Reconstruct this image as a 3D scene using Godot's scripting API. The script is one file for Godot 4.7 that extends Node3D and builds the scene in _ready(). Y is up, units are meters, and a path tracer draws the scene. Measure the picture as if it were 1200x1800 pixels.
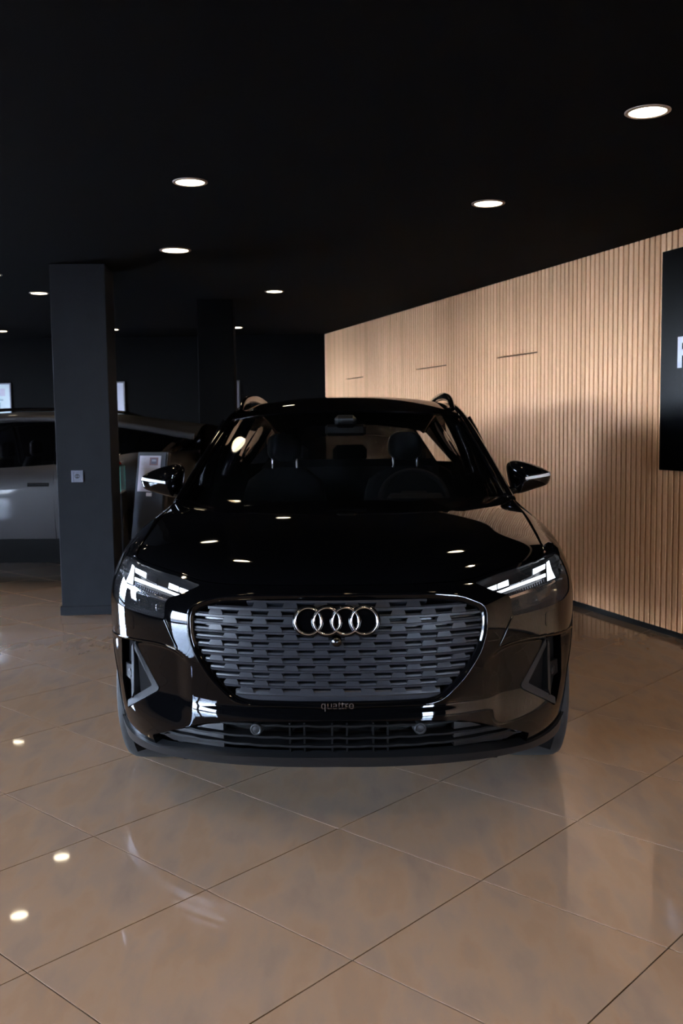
extends Node3D
# A showroom with a black electric SUV seen from the front. Metres, y up; the camera stands at x = 0, z = 0.

const CEIL := 2.6
const WALL_C := 4.2385       # slatted wall: x = WALL_C + tan(WALL_T) * z
const WALL_T := 0.32289
const TILE := 0.6

var M := {}
var used := {}

# ---------------------------------------------------------------- mesh building
class MB:
	var v := PackedVector3Array()
	var n := PackedVector3Array()
	var uv := PackedVector2Array()
	var ix := PackedInt32Array()
	func vert(p: Vector3, nn: Vector3, t := Vector2.ZERO) -> int:
		v.append(p); n.append(nn); uv.append(t)
		return v.size() - 1
	func tri(a: int, b: int, c: int) -> void:
		var g := (v[c] - v[a]).cross(v[b] - v[a])
		if g.length_squared() < 1e-16:
			return
		if g.dot(n[a] + n[b] + n[c]) >= 0.0:
			ix.append(a); ix.append(b); ix.append(c)
		else:
			ix.append(a); ix.append(c); ix.append(b)
	func quad(a: int, b: int, c: int, d: int) -> void:
		tri(a, b, c); tri(a, c, d)
	func poly(pts: Array, out: Vector3) -> void:      # flat convex polygon whose normal leans towards out
		var nn: Vector3 = (pts[1] - pts[0]).cross(pts[2] - pts[0]).normalized()
		if nn.dot(out) < 0.0:
			nn = -nn
		var base := v.size()
		for p in pts:
			vert(p, nn)
		for i in range(1, pts.size() - 1):
			tri(base, base + i, base + i + 1)
	func mesh() -> ArrayMesh:
		var a := []
		a.resize(Mesh.ARRAY_MAX)
		a[Mesh.ARRAY_VERTEX] = v
		a[Mesh.ARRAY_NORMAL] = n
		a[Mesh.ARRAY_TEX_UV] = uv
		a[Mesh.ARRAY_INDEX] = ix
		var m := ArrayMesh.new()
		if ix.size() > 0:
			m.add_surface_from_arrays(Mesh.PRIMITIVE_TRIANGLES, a)
		return m

# a car's outer skin: q runs from the middle of the nose (0) round the corner and along the side, y is height; x across, z = -s, s = distance behind the nose
class Shape:
	var s0x: Array
	var s0y: Array
	var bx := [-0.05, 0.0, 0.04, 0.1, 0.18, 0.25, 0.35, 0.5, 0.7, 0.8]
	var by := [-0.08, 0.0, 0.045, 0.077, 0.096, 0.10, 0.098, 0.087, 0.055, 0.03]
	var ls: Array     # shoulder line: station, half width, height
	var lx: Array
	var ly: Array
	var rear := 3.95
	var tail := 0.6
	var sculpt := false
	func W(y: float, s: float) -> float:
		var g := maxf(s, 0.75)
		return M3.spl(ls, lx, g) + M3.spl(bx, by, M3.spl(ls, ly, g) - y)
	func qs(s: float, y: float) -> float:             # q of a point on the side, s behind the nose
		if s < 0.85:
			return acos(clampf((0.85 - s) / (0.85 - s0(y)), -1, 1))
		if s < rear:
			return PI / 2 + (s - 0.85) / 0.85
		return PI / 2 + (rear - 0.85) / 0.85 + asin(clampf((s - rear) / tail, 0, 1))
	func qx(x: float, y: float) -> float:             # q of a point on the front
		return signf(x) * asin(minf(1.0, pow(absf(x) / W(y, 0.5), 1.25)))
	func s0(y: float) -> float:
		return M3.spl(s0x, s0y, y)
	func at(q: float, y: float) -> Vector3:
		var a := absf(q)
		var x: float
		var s: float
		var qr := PI / 2 + (rear - 0.85) / 0.85
		if a < PI / 2:
			s = s0(y) * cos(a) + 0.85 * (1.0 - cos(a))
			x = W(y, s) * pow(sin(a), 0.8)
			if sculpt:
				s += recess(x, y)
		elif a < qr:
			s = 0.85 + (a - PI / 2) * 0.85
			x = W(y, s)
		else:
			s = rear + tail * sin(a - qr)
			x = W(y, rear) * pow(maxf(cos(a - qr), 0.0), 0.75)
			s -= 0.10 * clampf((y - 0.75) / 0.4, 0, 1) * sin(a - qr)
		return Vector3(signf(q) * x, y, -s)
	func recess(x: float, y: float) -> float:         # bumper corner: sunk below the crease, coming forward again in a ledge
		var yc := M3.spl([0.5, 0.545, 0.63, 0.75, 0.9], [0.60, 0.630, 0.652, 0.642, 0.612], x)
		var r := 0.034 * smoothstep(yc + 0.006, yc - 0.024, y) * smoothstep(0.345, 0.47, y)
		return r * smoothstep(0.50, 0.575, x) * (1.0 - smoothstep(0.85, 0.905, x))
	func nrm(q: float, y: float) -> Vector3:
		var e := 0.002
		return (at(q + e, y) - at(q - e, y)).cross(at(q, y + e) - at(q, y - e)).normalized()
	func off(q: float, y: float, d: float) -> Vector3:
		return at(q, y) + nrm(q, y) * d
	func xy(x: float, y: float, d: float) -> Vector3:
		return off(qx(x, y), y, d)
	func xyn(x: float, y: float) -> Vector3:
		return nrm(qx(x, y), y)

class M3:
	static func spl(xs: Array, ys: Array, x: float) -> float:
		var k := xs.size()
		if x <= xs[0]:
			return ys[0] + (x - xs[0]) * (ys[1] - ys[0]) / (xs[1] - xs[0])
		if x >= xs[k - 1]:
			return ys[k - 1] + (x - xs[k - 1]) * (ys[k - 1] - ys[k - 2]) / (xs[k - 1] - xs[k - 2])
		var i := 0
		while i < k - 2 and x > xs[i + 1]:
			i += 1
		var h: float = xs[i + 1] - xs[i]
		var d: float = (ys[i + 1] - ys[i]) / h
		var d0: float = d
		var d1: float = d
		if i > 0:
			var p: float = (ys[i] - ys[i - 1]) / (xs[i] - xs[i - 1])
			d0 = 0.5 * (p + d) if p * d > 0.0 else 0.25 * (p + d)
		if i < k - 2:
			var r: float = (ys[i + 2] - ys[i + 1]) / (xs[i + 2] - xs[i + 1])
			d1 = 0.5 * (r + d) if r * d > 0.0 else 0.25 * (r + d)
		var t: float = (x - xs[i]) / h
		var t2 := t * t
		var t3 := t2 * t
		return (2 * t3 - 3 * t2 + 1) * ys[i] + (t3 - 2 * t2 + t) * h * d0 + (-2 * t3 + 3 * t2) * ys[i + 1] + (t3 - t2) * h * d1

func fnorm(f: Callable, u: float, v: float, flip: bool) -> Vector3:
	var e := 0.002
	var a: Vector3 = f.call(u + e, v) - f.call(u - e, v)
	var b: Vector3 = f.call(u, v + e) - f.call(u, v - e)
	var nn := a.cross(b).normalized()
	return -nn if flip else nn

# the part of the surface f(u, v) that lies inside keep and outside the holes (polygons in u, v)
func add_clip(mb: MB, f: Callable, us: Array, vs: Array, keep: PackedVector2Array, holes: Array, flip := false) -> void:
	var nu := us.size()
	var nv := vs.size()
	var edge := {}
	var all := [keep]
	all.append_array(holes)
	for p in all:
		for k in p.size():
			var a: Vector2 = p[k]
			var b: Vector2 = p[(k + 1) % p.size()]
			var i0 := us.bsearch(minf(a.x, b.x)) - 2
			var i1 := us.bsearch(maxf(a.x, b.x)) + 1
			var j0 := vs.bsearch(minf(a.y, b.y)) - 2
			var j1 := vs.bsearch(maxf(a.y, b.y)) + 1
			for i in range(maxi(i0, 0), mini(i1, nu - 1)):
				for j in range(maxi(j0, 0), mini(j1, nv - 1)):
					if not edge.has(i * nv + j):
						var mid := Vector2((us[i] + us[i + 1]) * 0.5, (vs[j] + vs[j + 1]) * 0.5)
						var half := Vector2(us[i + 1] - us[i], vs[j + 1] - vs[j]) * 0.5
						var sa := (a - mid) / half
						var sb := (b - mid) / half
						var d := Geometry2D.get_closest_point_to_segment(Vector2.ZERO, sa, sb)
						if d.length() < 1.5:
							edge[i * nv + j] = true
	var made := {}
	for i in nu - 1:
		for j in nv - 1:
			var c := PackedVector2Array([Vector2(us[i], vs[j]), Vector2(us[i + 1], vs[j]), Vector2(us[i + 1], vs[j + 1]), Vector2(us[i], vs[j + 1])])
			if not edge.has(i * nv + j):
				var m := (c[0] + c[2]) * 0.5
				if not Geometry2D.is_point_in_polygon(m, keep):
					continue
				var out := false
				for h in holes:
					if Geometry2D.is_point_in_polygon(m, h):
						out = true
						break
				if out:
					continue
				var id := []
				for k in 4:
					var key := (i + (1 if k in [1, 2] else 0)) * nv + j + (1 if k > 1 else 0)
					if not made.has(key):
						made[key] = mb.vert(f.call(c[k].x, c[k].y), fnorm(f, c[k].x, c[k].y, flip), c[k])
					id.append(made[key])
				mb.quad(id[0], id[1], id[2], id[3])
				continue
			var pieces: Array = Geometry2D.intersect_polygons(c, keep)
			for h in holes:
				var next := []
				for p in pieces:
					for r in Geometry2D.clip_polygons(p, h):
						if not Geometry2D.is_polygon_clockwise(r):
							next.append(r)
				pieces = next
			for p in pieces:
				var t := Geometry2D.triangulate_polygon(p)
				var ids := []
				for q in p:
					ids.append(mb.vert(f.call(q.x, q.y), fnorm(f, q.x, q.y, flip), q))
				for k in range(0, t.size(), 3):
					mb.tri(ids[t[k]], ids[t[k + 1]], ids[t[k + 2]])

# a wall along a closed outline, from offset d0 to d1 along the surface normal of sh; it faces the inside of the outline
func add_rim(mb: MB, sh: Shape, poly: PackedVector2Array, d0: float, d1: float, outside := false, inset := 0.0) -> void:
	var mid := Vector2.ZERO
	for p in poly:
		mid += p / poly.size()
	var cen := sh.at(mid.x, mid.y)
	var k := poly.size()
	for i in k:
		var a := poly[i]
		var b := poly[(i + 1) % k]
		var pa := sh.off(a.x, a.y, d0)
		var pb := sh.off(b.x, b.y, d0)
		var ia := a + (mid - a).normalized() * inset
		var ib := b + (mid - b).normalized() * inset
		var qa := sh.off(ia.x, ia.y, d1)
		var qb := sh.off(ib.x, ib.y, d1)
		var out := (cen - (pa + pb) * 0.5) * (-1.0 if outside else 1.0)
		mb.poly([pa, pb, qb, qa], out)

func thick(p: PackedVector2Array, step: float) -> PackedVector2Array:      # more points along an outline
	var r := PackedVector2Array()
	for i in p.size():
		var a := p[i]
		var b := p[(i + 1) % p.size()]
		var k := maxi(1, int(ceil(a.distance_to(b) / step)))
		for j in k:
			r.append(a.lerp(b, float(j) / k))
	return r

func rounded(p: PackedVector2Array, r: float, seg := 4) -> PackedVector2Array:     # corners cut round
	var o := PackedVector2Array()
	var k := p.size()
	for i in k:
		var a := p[(i + k - 1) % k]
		var b := p[i]
		var c := p[(i + 1) % k]
		var ra := minf(r, a.distance_to(b) * 0.45)
		var rc := minf(r, c.distance_to(b) * 0.45)
		var s := b + (a - b).normalized() * ra
		var e := b + (c - b).normalized() * rc
		for j in seg + 1:
			var t := float(j) / seg
			o.append(s.lerp(b, t).lerp(b.lerp(e, t), t))
	return o

func to_q(sh: Shape, p: PackedVector2Array, left := false) -> PackedVector2Array:
	var r := PackedVector2Array()
	for a in p:
		r.append(Vector2(sh.qx(-a.x if left else a.x, a.y), a.y))
	if Geometry2D.is_polygon_clockwise(r):
		r.reverse()
	return r

func mirror_half(p: PackedVector2Array) -> PackedVector2Array:      # right half from top middle to bottom middle -> closed outline
	var r := PackedVector2Array()
	for a in p:
		r.append(a)
	for i in range(p.size() - 1, -1, -1):
		if p[i].x > 0.001:
			r.append(Vector2(-p[i].x, p[i].y))
	return r

# a plate laid on the skin: outline in (x, y), front at offset d, thickness t
func add_plate(mb: MB, sh: Shape, pts: PackedVector2Array, d: float, t: float, left := false) -> void:
	var p := pts
	if left:
		p = PackedVector2Array()
		for a in pts:
			p.append(Vector2(-a.x, a.y))
	var tri := Geometry2D.triangulate_polygon(p)
	var ids := []
	var cen := Vector3.ZERO
	for a in p:
		ids.append(mb.vert(sh.xy(a.x, a.y, d), sh.xyn(a.x, a.y)))
		cen += sh.xy(a.x, a.y, d) / p.size()
	for k in range(0, tri.size(), 3):
		mb.tri(ids[tri[k]], ids[tri[k + 1]], ids[tri[k + 2]])
	for i in p.size():
		var a := p[i]
		var b := p[(i + 1) % p.size()]
		var pa := sh.xy(a.x, a.y, d)
		var pb := sh.xy(b.x, b.y, d)
		mb.poly([pa, pb, sh.xy(b.x, b.y, d - t), sh.xy(a.x, a.y, d - t)], (pa + pb) * 0.5 - cen)

# a grid of points with smooth normals; toward: the outside lies away from this point unless flip
func add_grid(mb: MB, P: Array, flip := false, wrap := false) -> void:
	var ni := P.size()
	var nj: int = P[0].size()
	var base := mb.v.size()
	for i in ni:
		for j in nj:
			var i0 := maxi(i - 1, 0)
			var i1 := mini(i + 1, ni - 1)
			var j0 := j - 1
			var j1 := j + 1
			if wrap:
				j0 = (j0 + nj - 1) % (nj - 1) if j == 0 else j0
				j1 = 1 if j == nj - 1 else j1
			else:
				j0 = maxi(j0, 0)
				j1 = mini(j1, nj - 1)
			if wrap and j == 0:
				j0 = nj - 2
			var du: Vector3 = P[i1][j] - P[i0][j]
			var dv: Vector3 = P[i][j1] - P[i][j0]
			if du.length_squared() < 1e-12:
				du = P[i1][(j + 1) % nj] - P[i0][(j + 1) % nj]
			if dv.length_squared() < 1e-12:
				dv = (P[i1][j1] - P[i1][j0]) + (P[i0][j1] - P[i0][j0])
			var nn := du.cross(dv).normalized()
			mb.vert(P[i][j], -nn if flip else nn, Vector2(float(j) / (nj - 1), float(i) / (ni - 1)))
	for i in ni - 1:
		for j in nj - 1:
			var a := base + i * nj + j
			mb.quad(a, a + 1, a + nj + 1, a + nj)

func add_tube(mb: MB, path: Array, rad, sides := 10, closed := false, flat := Vector2.ONE, up := Vector3.UP) -> void:
	var k := path.size()
	var rings := []
	for i in k:
		var a: Vector3 = path[(i + k - 1) % k] if closed else path[maxi(i - 1, 0)]
		var b: Vector3 = path[(i + 1) % k] if closed else path[mini(i + 1, k - 1)]
		var d := (b - a).normalized()
		var side := d.cross(up)
		if side.length() < 0.05:
			side = d.cross(Vector3(0.3, 0.1, 1))
		side = side.normalized()
		var over := side.cross(d).normalized()
		var r: float = rad[i] if rad is Array else rad
		var ring := []
		for j in sides:
			var t := TAU * j / sides
			ring.append([path[i] + (side * cos(t) * flat.x + over * sin(t) * flat.y) * r, (side * cos(t) / flat.x + over * sin(t) / flat.y).normalized()])
		rings.append(ring)
	var base := mb.v.size()
	for ring in rings:
		for p in ring:
			mb.vert(p[0], p[1])
	for i in (k if closed else k - 1):
		for j in sides:
			var a := base + i * sides + j
			var b := base + i * sides + (j + 1) % sides
			var i2 := (i + 1) % k
			mb.quad(a, b, base + i2 * sides + (j + 1) % sides, base + i2 * sides + j)
	if not closed:
		for e in [0, k - 1]:
			var c := Vector3.ZERO
			var pts := []
			for p in rings[e]:
				pts.append(p[0])
				c += p[0] / sides
			mb.poly(pts, path[e] - path[1 if e == 0 else k - 2])

func add_lathe(mb: MB, prof: Array, segs: int, xf := Transform3D.IDENTITY) -> void:      # profile of (radius, height) round the local y axis
	var k := prof.size()
	var nn := []
	for i in k:
		var d: Vector2 = prof[mini(i + 1, k - 1)] - prof[maxi(i - 1, 0)]
		nn.append(Vector2(d.y, -d.x).normalized())
	var base := mb.v.size()
	for i in k:
		for j in segs + 1:
			var t := TAU * j / segs
			var r: float = prof[i].x
			mb.vert(xf * Vector3(r * cos(t), prof[i].y, r * sin(t)), (xf.basis * Vector3(nn[i].x * cos(t), nn[i].y, nn[i].x * sin(t))).normalized(), Vector2(float(j) / segs, float(i) / k))
	for i in k - 1:
		for j in segs:
			var a := base + i * (segs + 1) + j
			mb.quad(a, a + 1, a + segs + 2, a + segs + 1)

func add_box(mb: MB, c: Vector3, size: Vector3, b := 0.004, xf := Transform3D.IDENTITY) -> void:     # box with cut edges
	var h := size * 0.5
	b = minf(b, minf(h.x, minf(h.y, h.z)) * 0.9)
	var g := h - Vector3(b, b, b)
	var corner := func(sx, sy, sz, ax): # corner point on the face across axis ax
		var p := Vector3(sx * g.x, sy * g.y, sz * g.z)
		p[ax] = (h[ax]) * [sx, sy, sz][ax]
		return xf * (c + p)
	for ax in 3:
		for s in [-1, 1]:
			var o := Vector3.ZERO
			o[ax] = s
			var pts := []
			for e in [[-1, -1], [1, -1], [1, 1], [-1, 1]]:
				var sg := [0, 0, 0]
				sg[ax] = s
				sg[(ax + 1) % 3] = e[0]
				sg[(ax + 2) % 3] = e[1]
				pts.append(corner.call(sg[0], sg[1], sg[2], ax))
			mb.poly(pts, xf.basis * o)
	for ax in 3:
		var u := (ax + 1) % 3
		var w := (ax + 2) % 3
		for e in [[-1, -1], [1, -1], [1, 1], [-1, 1]]:
			var o := Vector3.ZERO
			o[u] = e[0]
			o[w] = e[1]
			var pts := []
			for t in [[-1, u], [1, u], [1, w], [-1, w]]:
				var sg := [0, 0, 0]
				sg[ax] = t[0]
				sg[u] = e[0]
				sg[w] = e[1]
				pts.append(corner.call(sg[0], sg[1], sg[2], t[1]))
			mb.poly(pts, xf.basis * o)
	for sx in [-1, 1]:
		for sy in [-1, 1]:
			for sz in [-1, 1]:
				mb.poly([corner.call(sx, sy, sz, 0), corner.call(sx, sy, sz, 1), corner.call(sx, sy, sz, 2)], xf.basis * Vector3(sx, sy, sz))

func add_prism(mb: MB, outline: PackedVector2Array, z0: float, z1: float, xf := Transform3D.IDENTITY) -> void:      # outline in local x, y drawn out along z
	var t := Geometry2D.triangulate_polygon(outline)
	for z in [z0, z1]:
		var nn := xf.basis * Vector3(0, 0, 1 if z == maxf(z0, z1) else -1)
		var ids := []
		for p in outline:
			ids.append(mb.vert(xf * Vector3(p.x, p.y, z), nn))
		for k in range(0, t.size(), 3):
			mb.tri(ids[t[k]], ids[t[k + 1]], ids[t[k + 2]])
	var cw := Geometry2D.is_polygon_clockwise(outline)
	for i in outline.size():
		var a := outline[i]
		var b := outline[(i + 1) % outline.size()]
		var d := (b - a)
		var o := Vector2(d.y, -d.x) * (-1.0 if cw else 1.0)
		mb.poly([xf * Vector3(a.x, a.y, z0), xf * Vector3(b.x, b.y, z0), xf * Vector3(b.x, b.y, z1), xf * Vector3(a.x, a.y, z1)], xf.basis * Vector3(o.x, o.y, 0))

func box_mesh(size: Vector3, b := 0.003) -> ArrayMesh:
	var mb := MB.new()
	add_box(mb, Vector3.ZERO, size, b)
	return mb.mesh()

# ---------------------------------------------------------------- nodes
func numbered(called: String) -> String:
	used[called] = used.get(called, -1) + 1
	return called if used[called] == 0 else "%s_%03d" % [called, used[called]]

func part(parent: Node, called: String, what, mat: Material, label := "") -> MeshInstance3D:
	var o := MeshInstance3D.new()
	o.name = called
	o.mesh = what.mesh() if what is MB else what
	o.material_override = mat
	parent.add_child(o, true)
	if label:
		o.set_meta("label", label)
	return o

func thing(called: String, label: String, category: String, at := Vector3.ZERO, turn := 0.0, group := "") -> Node3D:
	var o := Node3D.new()
	o.name = numbered(called)
	add_child(o)
	o.position = at
	o.rotation.y = turn
	o.set_meta("label", label)
	o.set_meta("category", category)
	if group:
		o.set_meta("group", group)
	return o

func struct(called: String, what, mat: Material, label: String, category: String) -> MeshInstance3D:
	var o := part(self, called, what, mat, label)
	o.set_meta("kind", "structure")
	o.set_meta("category", category)
	return o

func steps(a: float, b: float, k: int) -> Array:
	var r := []
	for i in k + 1:
		r.append(lerpf(a, b, float(i) / k))
	return r

# ---------------------------------------------------------------- materials
func mat(albedo: Color, rough: float, metal := 0.0, spec := 0.5) -> StandardMaterial3D:
	var m := StandardMaterial3D.new()
	m.albedo_color = albedo
	m.roughness = rough
	m.metallic = metal
	m.metallic_specular = spec
	return m

func pane(albedo: Color, alpha: float) -> StandardMaterial3D:
	var m := mat(Color(albedo.r, albedo.g, albedo.b, alpha), 0.02)
	m.transparency = BaseMaterial3D.TRANSPARENCY_ALPHA
	m.cull_mode = BaseMaterial3D.CULL_DISABLED
	return m

func glow(albedo: Color, e: float) -> StandardMaterial3D:
	var m := mat(albedo, 0.4)
	m.emission_enabled = true
	m.emission = albedo
	m.emission_energy_multiplier = e
	return m

func noise_tex(seed_: int, freq: float, ramp: Array, octaves := 4, size := 512, stretch := Vector2.ONE, warp := 0.0) -> ImageTexture:
	var f := FastNoiseLite.new()
	f.seed = seed_
	f.frequency = freq
	f.fractal_octaves = octaves
	f.noise_type = FastNoiseLite.TYPE_SIMPLEX_SMOOTH
	if warp > 0.0:
		f.domain_warp_enabled = true
		f.domain_warp_amplitude = warp
		f.domain_warp_frequency = freq * 0.8
	var im := f.get_seamless_image(int(size / stretch.x), int(size / stretch.y), false, false, 0.15, true)
	im.convert(Image.FORMAT_RGB8)
	im.resize(size, size, Image.INTERPOLATE_CUBIC)
	var g := Gradient.new()
	g.offsets = PackedFloat32Array(ramp[0])
	g.colors = PackedColorArray(ramp[1])
	for y in size:
		for x in size:
			im.set_pixel(x, y, g.sample(im.get_pixel(x, y).r))
	return ImageTexture.create_from_image(im)

func make_materials() -> void:
	M.paint = mat(Color(0.010, 0.010, 0.012), 0.03, 0.0, 0.34)
	M.gloss = mat(Color(0.010, 0.010, 0.012), 0.05, 0.0, 0.36)
	M.matte_black = mat(Color(0.022, 0.022, 0.024), 0.6, 0.0, 0.2)
	M.grille = mat(Color(0.072, 0.08, 0.10), 0.45, 0.0, 0.4)
	M.slot = mat(Color(0.02, 0.02, 0.022), 0.25)
	M.intake = mat(Color(0.068, 0.076, 0.085), 0.5, 0.0, 0.4)
	M.lip = mat(Color(0.028, 0.031, 0.037), 0.45, 0.0, 0.4)
	M.chrome = mat(Color(0.80, 0.80, 0.82), 0.16, 1.0)
	M.dark_chrome = mat(Color(0.30, 0.30, 0.33), 0.22, 1.0)
	M.letter_chrome = mat(Color(0.50, 0.50, 0.53), 0.25, 1.0)
	M.rubber = mat(Color(0.06, 0.06, 0.06), 0.75)
	M.rim = mat(Color(0.25, 0.25, 0.27), 0.3, 0.9)
	M.interior = mat(Color(0.035, 0.035, 0.038), 0.7, 0.0, 0.3)
	M.seat = mat(Color(0.09, 0.095, 0.10), 0.6, 0.0, 0.3)
	M.glass = pane(Color(0.008, 0.010, 0.010), 0.52)
	M.glass.metallic_specular = 0.28
	M.dark_glass = pane(Color(0.01, 0.01, 0.012), 0.88)
	M.rear_glass = pane(Color(0.01, 0.01, 0.01), 0.965)
	M.lens = pane(Color(0.5, 0.5, 0.52), 0.03)
	M.lens.metallic_specular = 0.28
	M.clear = pane(Color(0.75, 0.85, 0.82), 0.06)
	M.glass_edge = mat(Color(0.30, 0.50, 0.45), 0.15)
	M.drl = glow(Color(0.93, 0.96, 1.0), 1.15)
	M.indicator = mat(Color(0.78, 0.79, 0.80), 0.2)
	M.sensor = mat(Color(0.05, 0.055, 0.062), 0.5, 0.0, 0.35)
	M.camera_lens = mat(Color(0.01, 0.01, 0.012), 0.03)
	M.silver_paint = mat(Color(0.165, 0.16, 0.163), 0.45, 0.05, 0.25)
	M.silver_paint.clearcoat_enabled = true
	M.silver_paint.clearcoat = 0.12
	M.silver_paint.clearcoat_roughness = 0.04
	M.tail_red = mat(Color(0.45, 0.02, 0.02), 0.15)
	M.charcoal = mat(Color(0.128, 0.131, 0.14), 0.75)
	M.charcoal.albedo_texture = noise_tex(5, 0.02, [[0.0, 1.0], [Color(0.92, 0.92, 0.92), Color(1, 1, 1)]], 4, 256)
	M.charcoal.uv1_triplanar = true
	M.charcoal.uv1_world_triplanar = true
	M.dark_wall = mat(Color(0.032, 0.032, 0.034), 0.85)
	M.ceiling = mat(Color(0.03, 0.027, 0.026), 0.9)
	for k in [M.charcoal, M.dark_wall, M.ceiling]:
		k.metallic_specular = 0.15
	M.white_wall = mat(Color(0.62, 0.61, 0.60), 0.8)
	M.frame_dark = mat(Color(0.10, 0.10, 0.11), 0.4)
	M.plinth = mat(Color(0.02, 0.02, 0.02), 0.6)
	M.backing = mat(Color(0.17, 0.08, 0.04), 0.8, 0.0, 0.2)
	M.screen = mat(Color(0.010, 0.010, 0.012), 0.25, 0.0, 0.25)
	M.white = mat(Color(0.82, 0.83, 0.86), 0.4)
	M.grey_panel = mat(Color(0.23, 0.25, 0.285), 0.5, 0.0, 0.3)
	M.paper = mat(Color(0.86, 0.86, 0.88), 0.6)
	M.black_plastic = mat(Color(0.025, 0.025, 0.027), 0.4)
	M.red_gloss = mat(Color(0.60, 0.06, 0.03), 0.25)
	M.alu = mat(Color(0.42, 0.42, 0.43), 0.4, 0.6)
	M.socket = mat(Color(0.36, 0.37, 0.41), 0.45, 0.2)
	M.lamp = glow(Color(1.0, 0.93, 0.80), 9.0)
	M.lamp_ring = mat(Color(0.55, 0.48, 0.42), 0.4)
	M.pavement = mat(Color(0.42, 0.41, 0.40), 0.9)
	M.window_glass = pane(Color(0.6, 0.65, 0.65), 0.04)
	M.leaf = mat(Color(0.16, 0.26, 0.08), 0.7)
	# slats: pale oak, grain along the slat, three tones
	M.slats = []
	for k in 4:
		var t: float = [0.0, 0.025, -0.03, 0.012][k]
		var w = mat(Color(0.92 + t, 0.715 + t, 0.53 + t), 0.62)
		w.albedo_texture = noise_tex(20 + k, 0.03, [[0.0, 0.45, 0.6, 1.0], [Color(0.955, 0.945, 0.93), Color(0.985, 0.98, 0.975), Color(1, 1, 1), Color(0.965, 0.955, 0.945)]], 4, 256, Vector2(1, 8))
		w.uv1_triplanar = true
		w.uv1_scale = Vector3(7.0, 0.9, 7.0)
		M.slats.append(w)
	# polished beige stone tiles with grey and rust veins
	var vein = noise_tex(71, 0.010, [[0.0, 0.3, 0.45, 0.55, 0.7, 1.0], [Color(0.90, 0.90, 0.92), Color(0.955, 0.95, 0.95), Color(0.985, 0.965, 0.945), Color(1.0, 0.97, 0.935), Color(0.985, 0.945, 0.90), Color(0.93, 0.925, 0.93)]], 6, 1024, Vector2(1.0, 3.0), 40.0)
	M.tiles = []
	for k in 4:
		var f = mat(Color(0.535, 0.457, 0.39), 0.035, 0.0, 0.56)
		f.albedo_texture = vein
		f.uv1_triplanar = true
		f.uv1_world_triplanar = true
		f.uv1_scale = Vector3(0.55, 0.55, 0.55)
		f.uv1_offset = Vector3(0.37 * k, 0.11 * k, 0.53 * k)
		M.tiles.append(f)
	M.grout = mat(Color(0.13, 0.10, 0.085), 0.9, 0.0, 0.2)

func cam_basis() -> Basis:
	return Basis(Vector3.RIGHT, -0.0905735) * Basis(Vector3(0, 0, 1), -0.0128328)

func wall_at(s: float, y := 0.0, out := 0.0) -> Vector3:      # on the slatted wall, s metres back along it
	return Vector3(WALL_C - sin(WALL_T) * s - cos(WALL_T) * out, y, -cos(WALL_T) * s + sin(WALL_T) * out)

# ---------------------------------------------------------------- room
func build_floor() -> void:
	var mb = MB.new()
	add_box(mb, Vector3(-1.3, -0.0775, -4.5), Vector3(14.2, 0.15, 17.8), 0.0)
	var fl = struct("floor", mb, M.grout, "polished beige stone tile floor laid diagonally with thin dark joints", "floor")
	var a = 2.4025328
	var u = Vector3(cos(a), 0, -sin(a)) * TILE
	var w = Vector3(sin(a), 0, cos(a)) * TILE
	var o = Vector3(-0.715787 * TILE, 0, -4.8025126 * TILE)
	var tile = box_mesh(Vector3(TILE - 0.004, 0.006, TILE - 0.004), 0.0004)
	var inv = Transform3D(cam_basis(), Vector3(0, 1.4164378, 0)).affine_inverse()
	var rng = RandomNumberGenerator.new()
	rng.seed = 9
	var rest = MB.new()
	var turn = Basis(u.normalized(), Vector3.UP, u.normalized().cross(Vector3.UP))
	var near = []
	for i in range(-30, 30):
		for j in range(-30, 30):
			var c = o + u * (i + 0.5) + w * (j + 0.5)
			if c.x < -7.9 or c.z > 3.9 or c.z < -12.9 or c.x > WALL_C + tan(WALL_T) * c.z + 0.42 or c.x > 5.6:
				continue
			var seen = false
			for e in [[0, 0], [1, 0], [0, 1], [1, 1], [0.5, 0.5]]:
				var p: Vector3 = inv * (o + u * (i + e[0]) + w * (j + e[1]))
				if p.z < -0.3 and absf(p.x / p.z) < 600.0 / 1723.83 and absf(p.y / p.z) < 900.0 / 1723.83:
					seen = true
			var k = rng.randi() % 4
			if seen:
				near.append([c.length(), c, k])
			else:
				add_box(rest, c + Vector3(0, -0.003, 0), Vector3(TILE - 0.004, 0.006, TILE - 0.004), 0.0004, Transform3D(Basis.IDENTITY, c) * Transform3D(turn, Vector3.ZERO) * Transform3D(Basis.IDENTITY, -c))
	near.sort_custom(func(p, q): return p[0] < q[0])
	for k in near.size():
		if k < 300:
			var t = part(fl, "tile", tile, M.tiles[near[k][2]])
			t.transform = Transform3D(turn, near[k][1] + Vector3(0, -0.003, 0))
	var r = part(fl, "tile_field", rest, M.tiles[0])
	r.set_meta("kind", "stuff")

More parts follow.
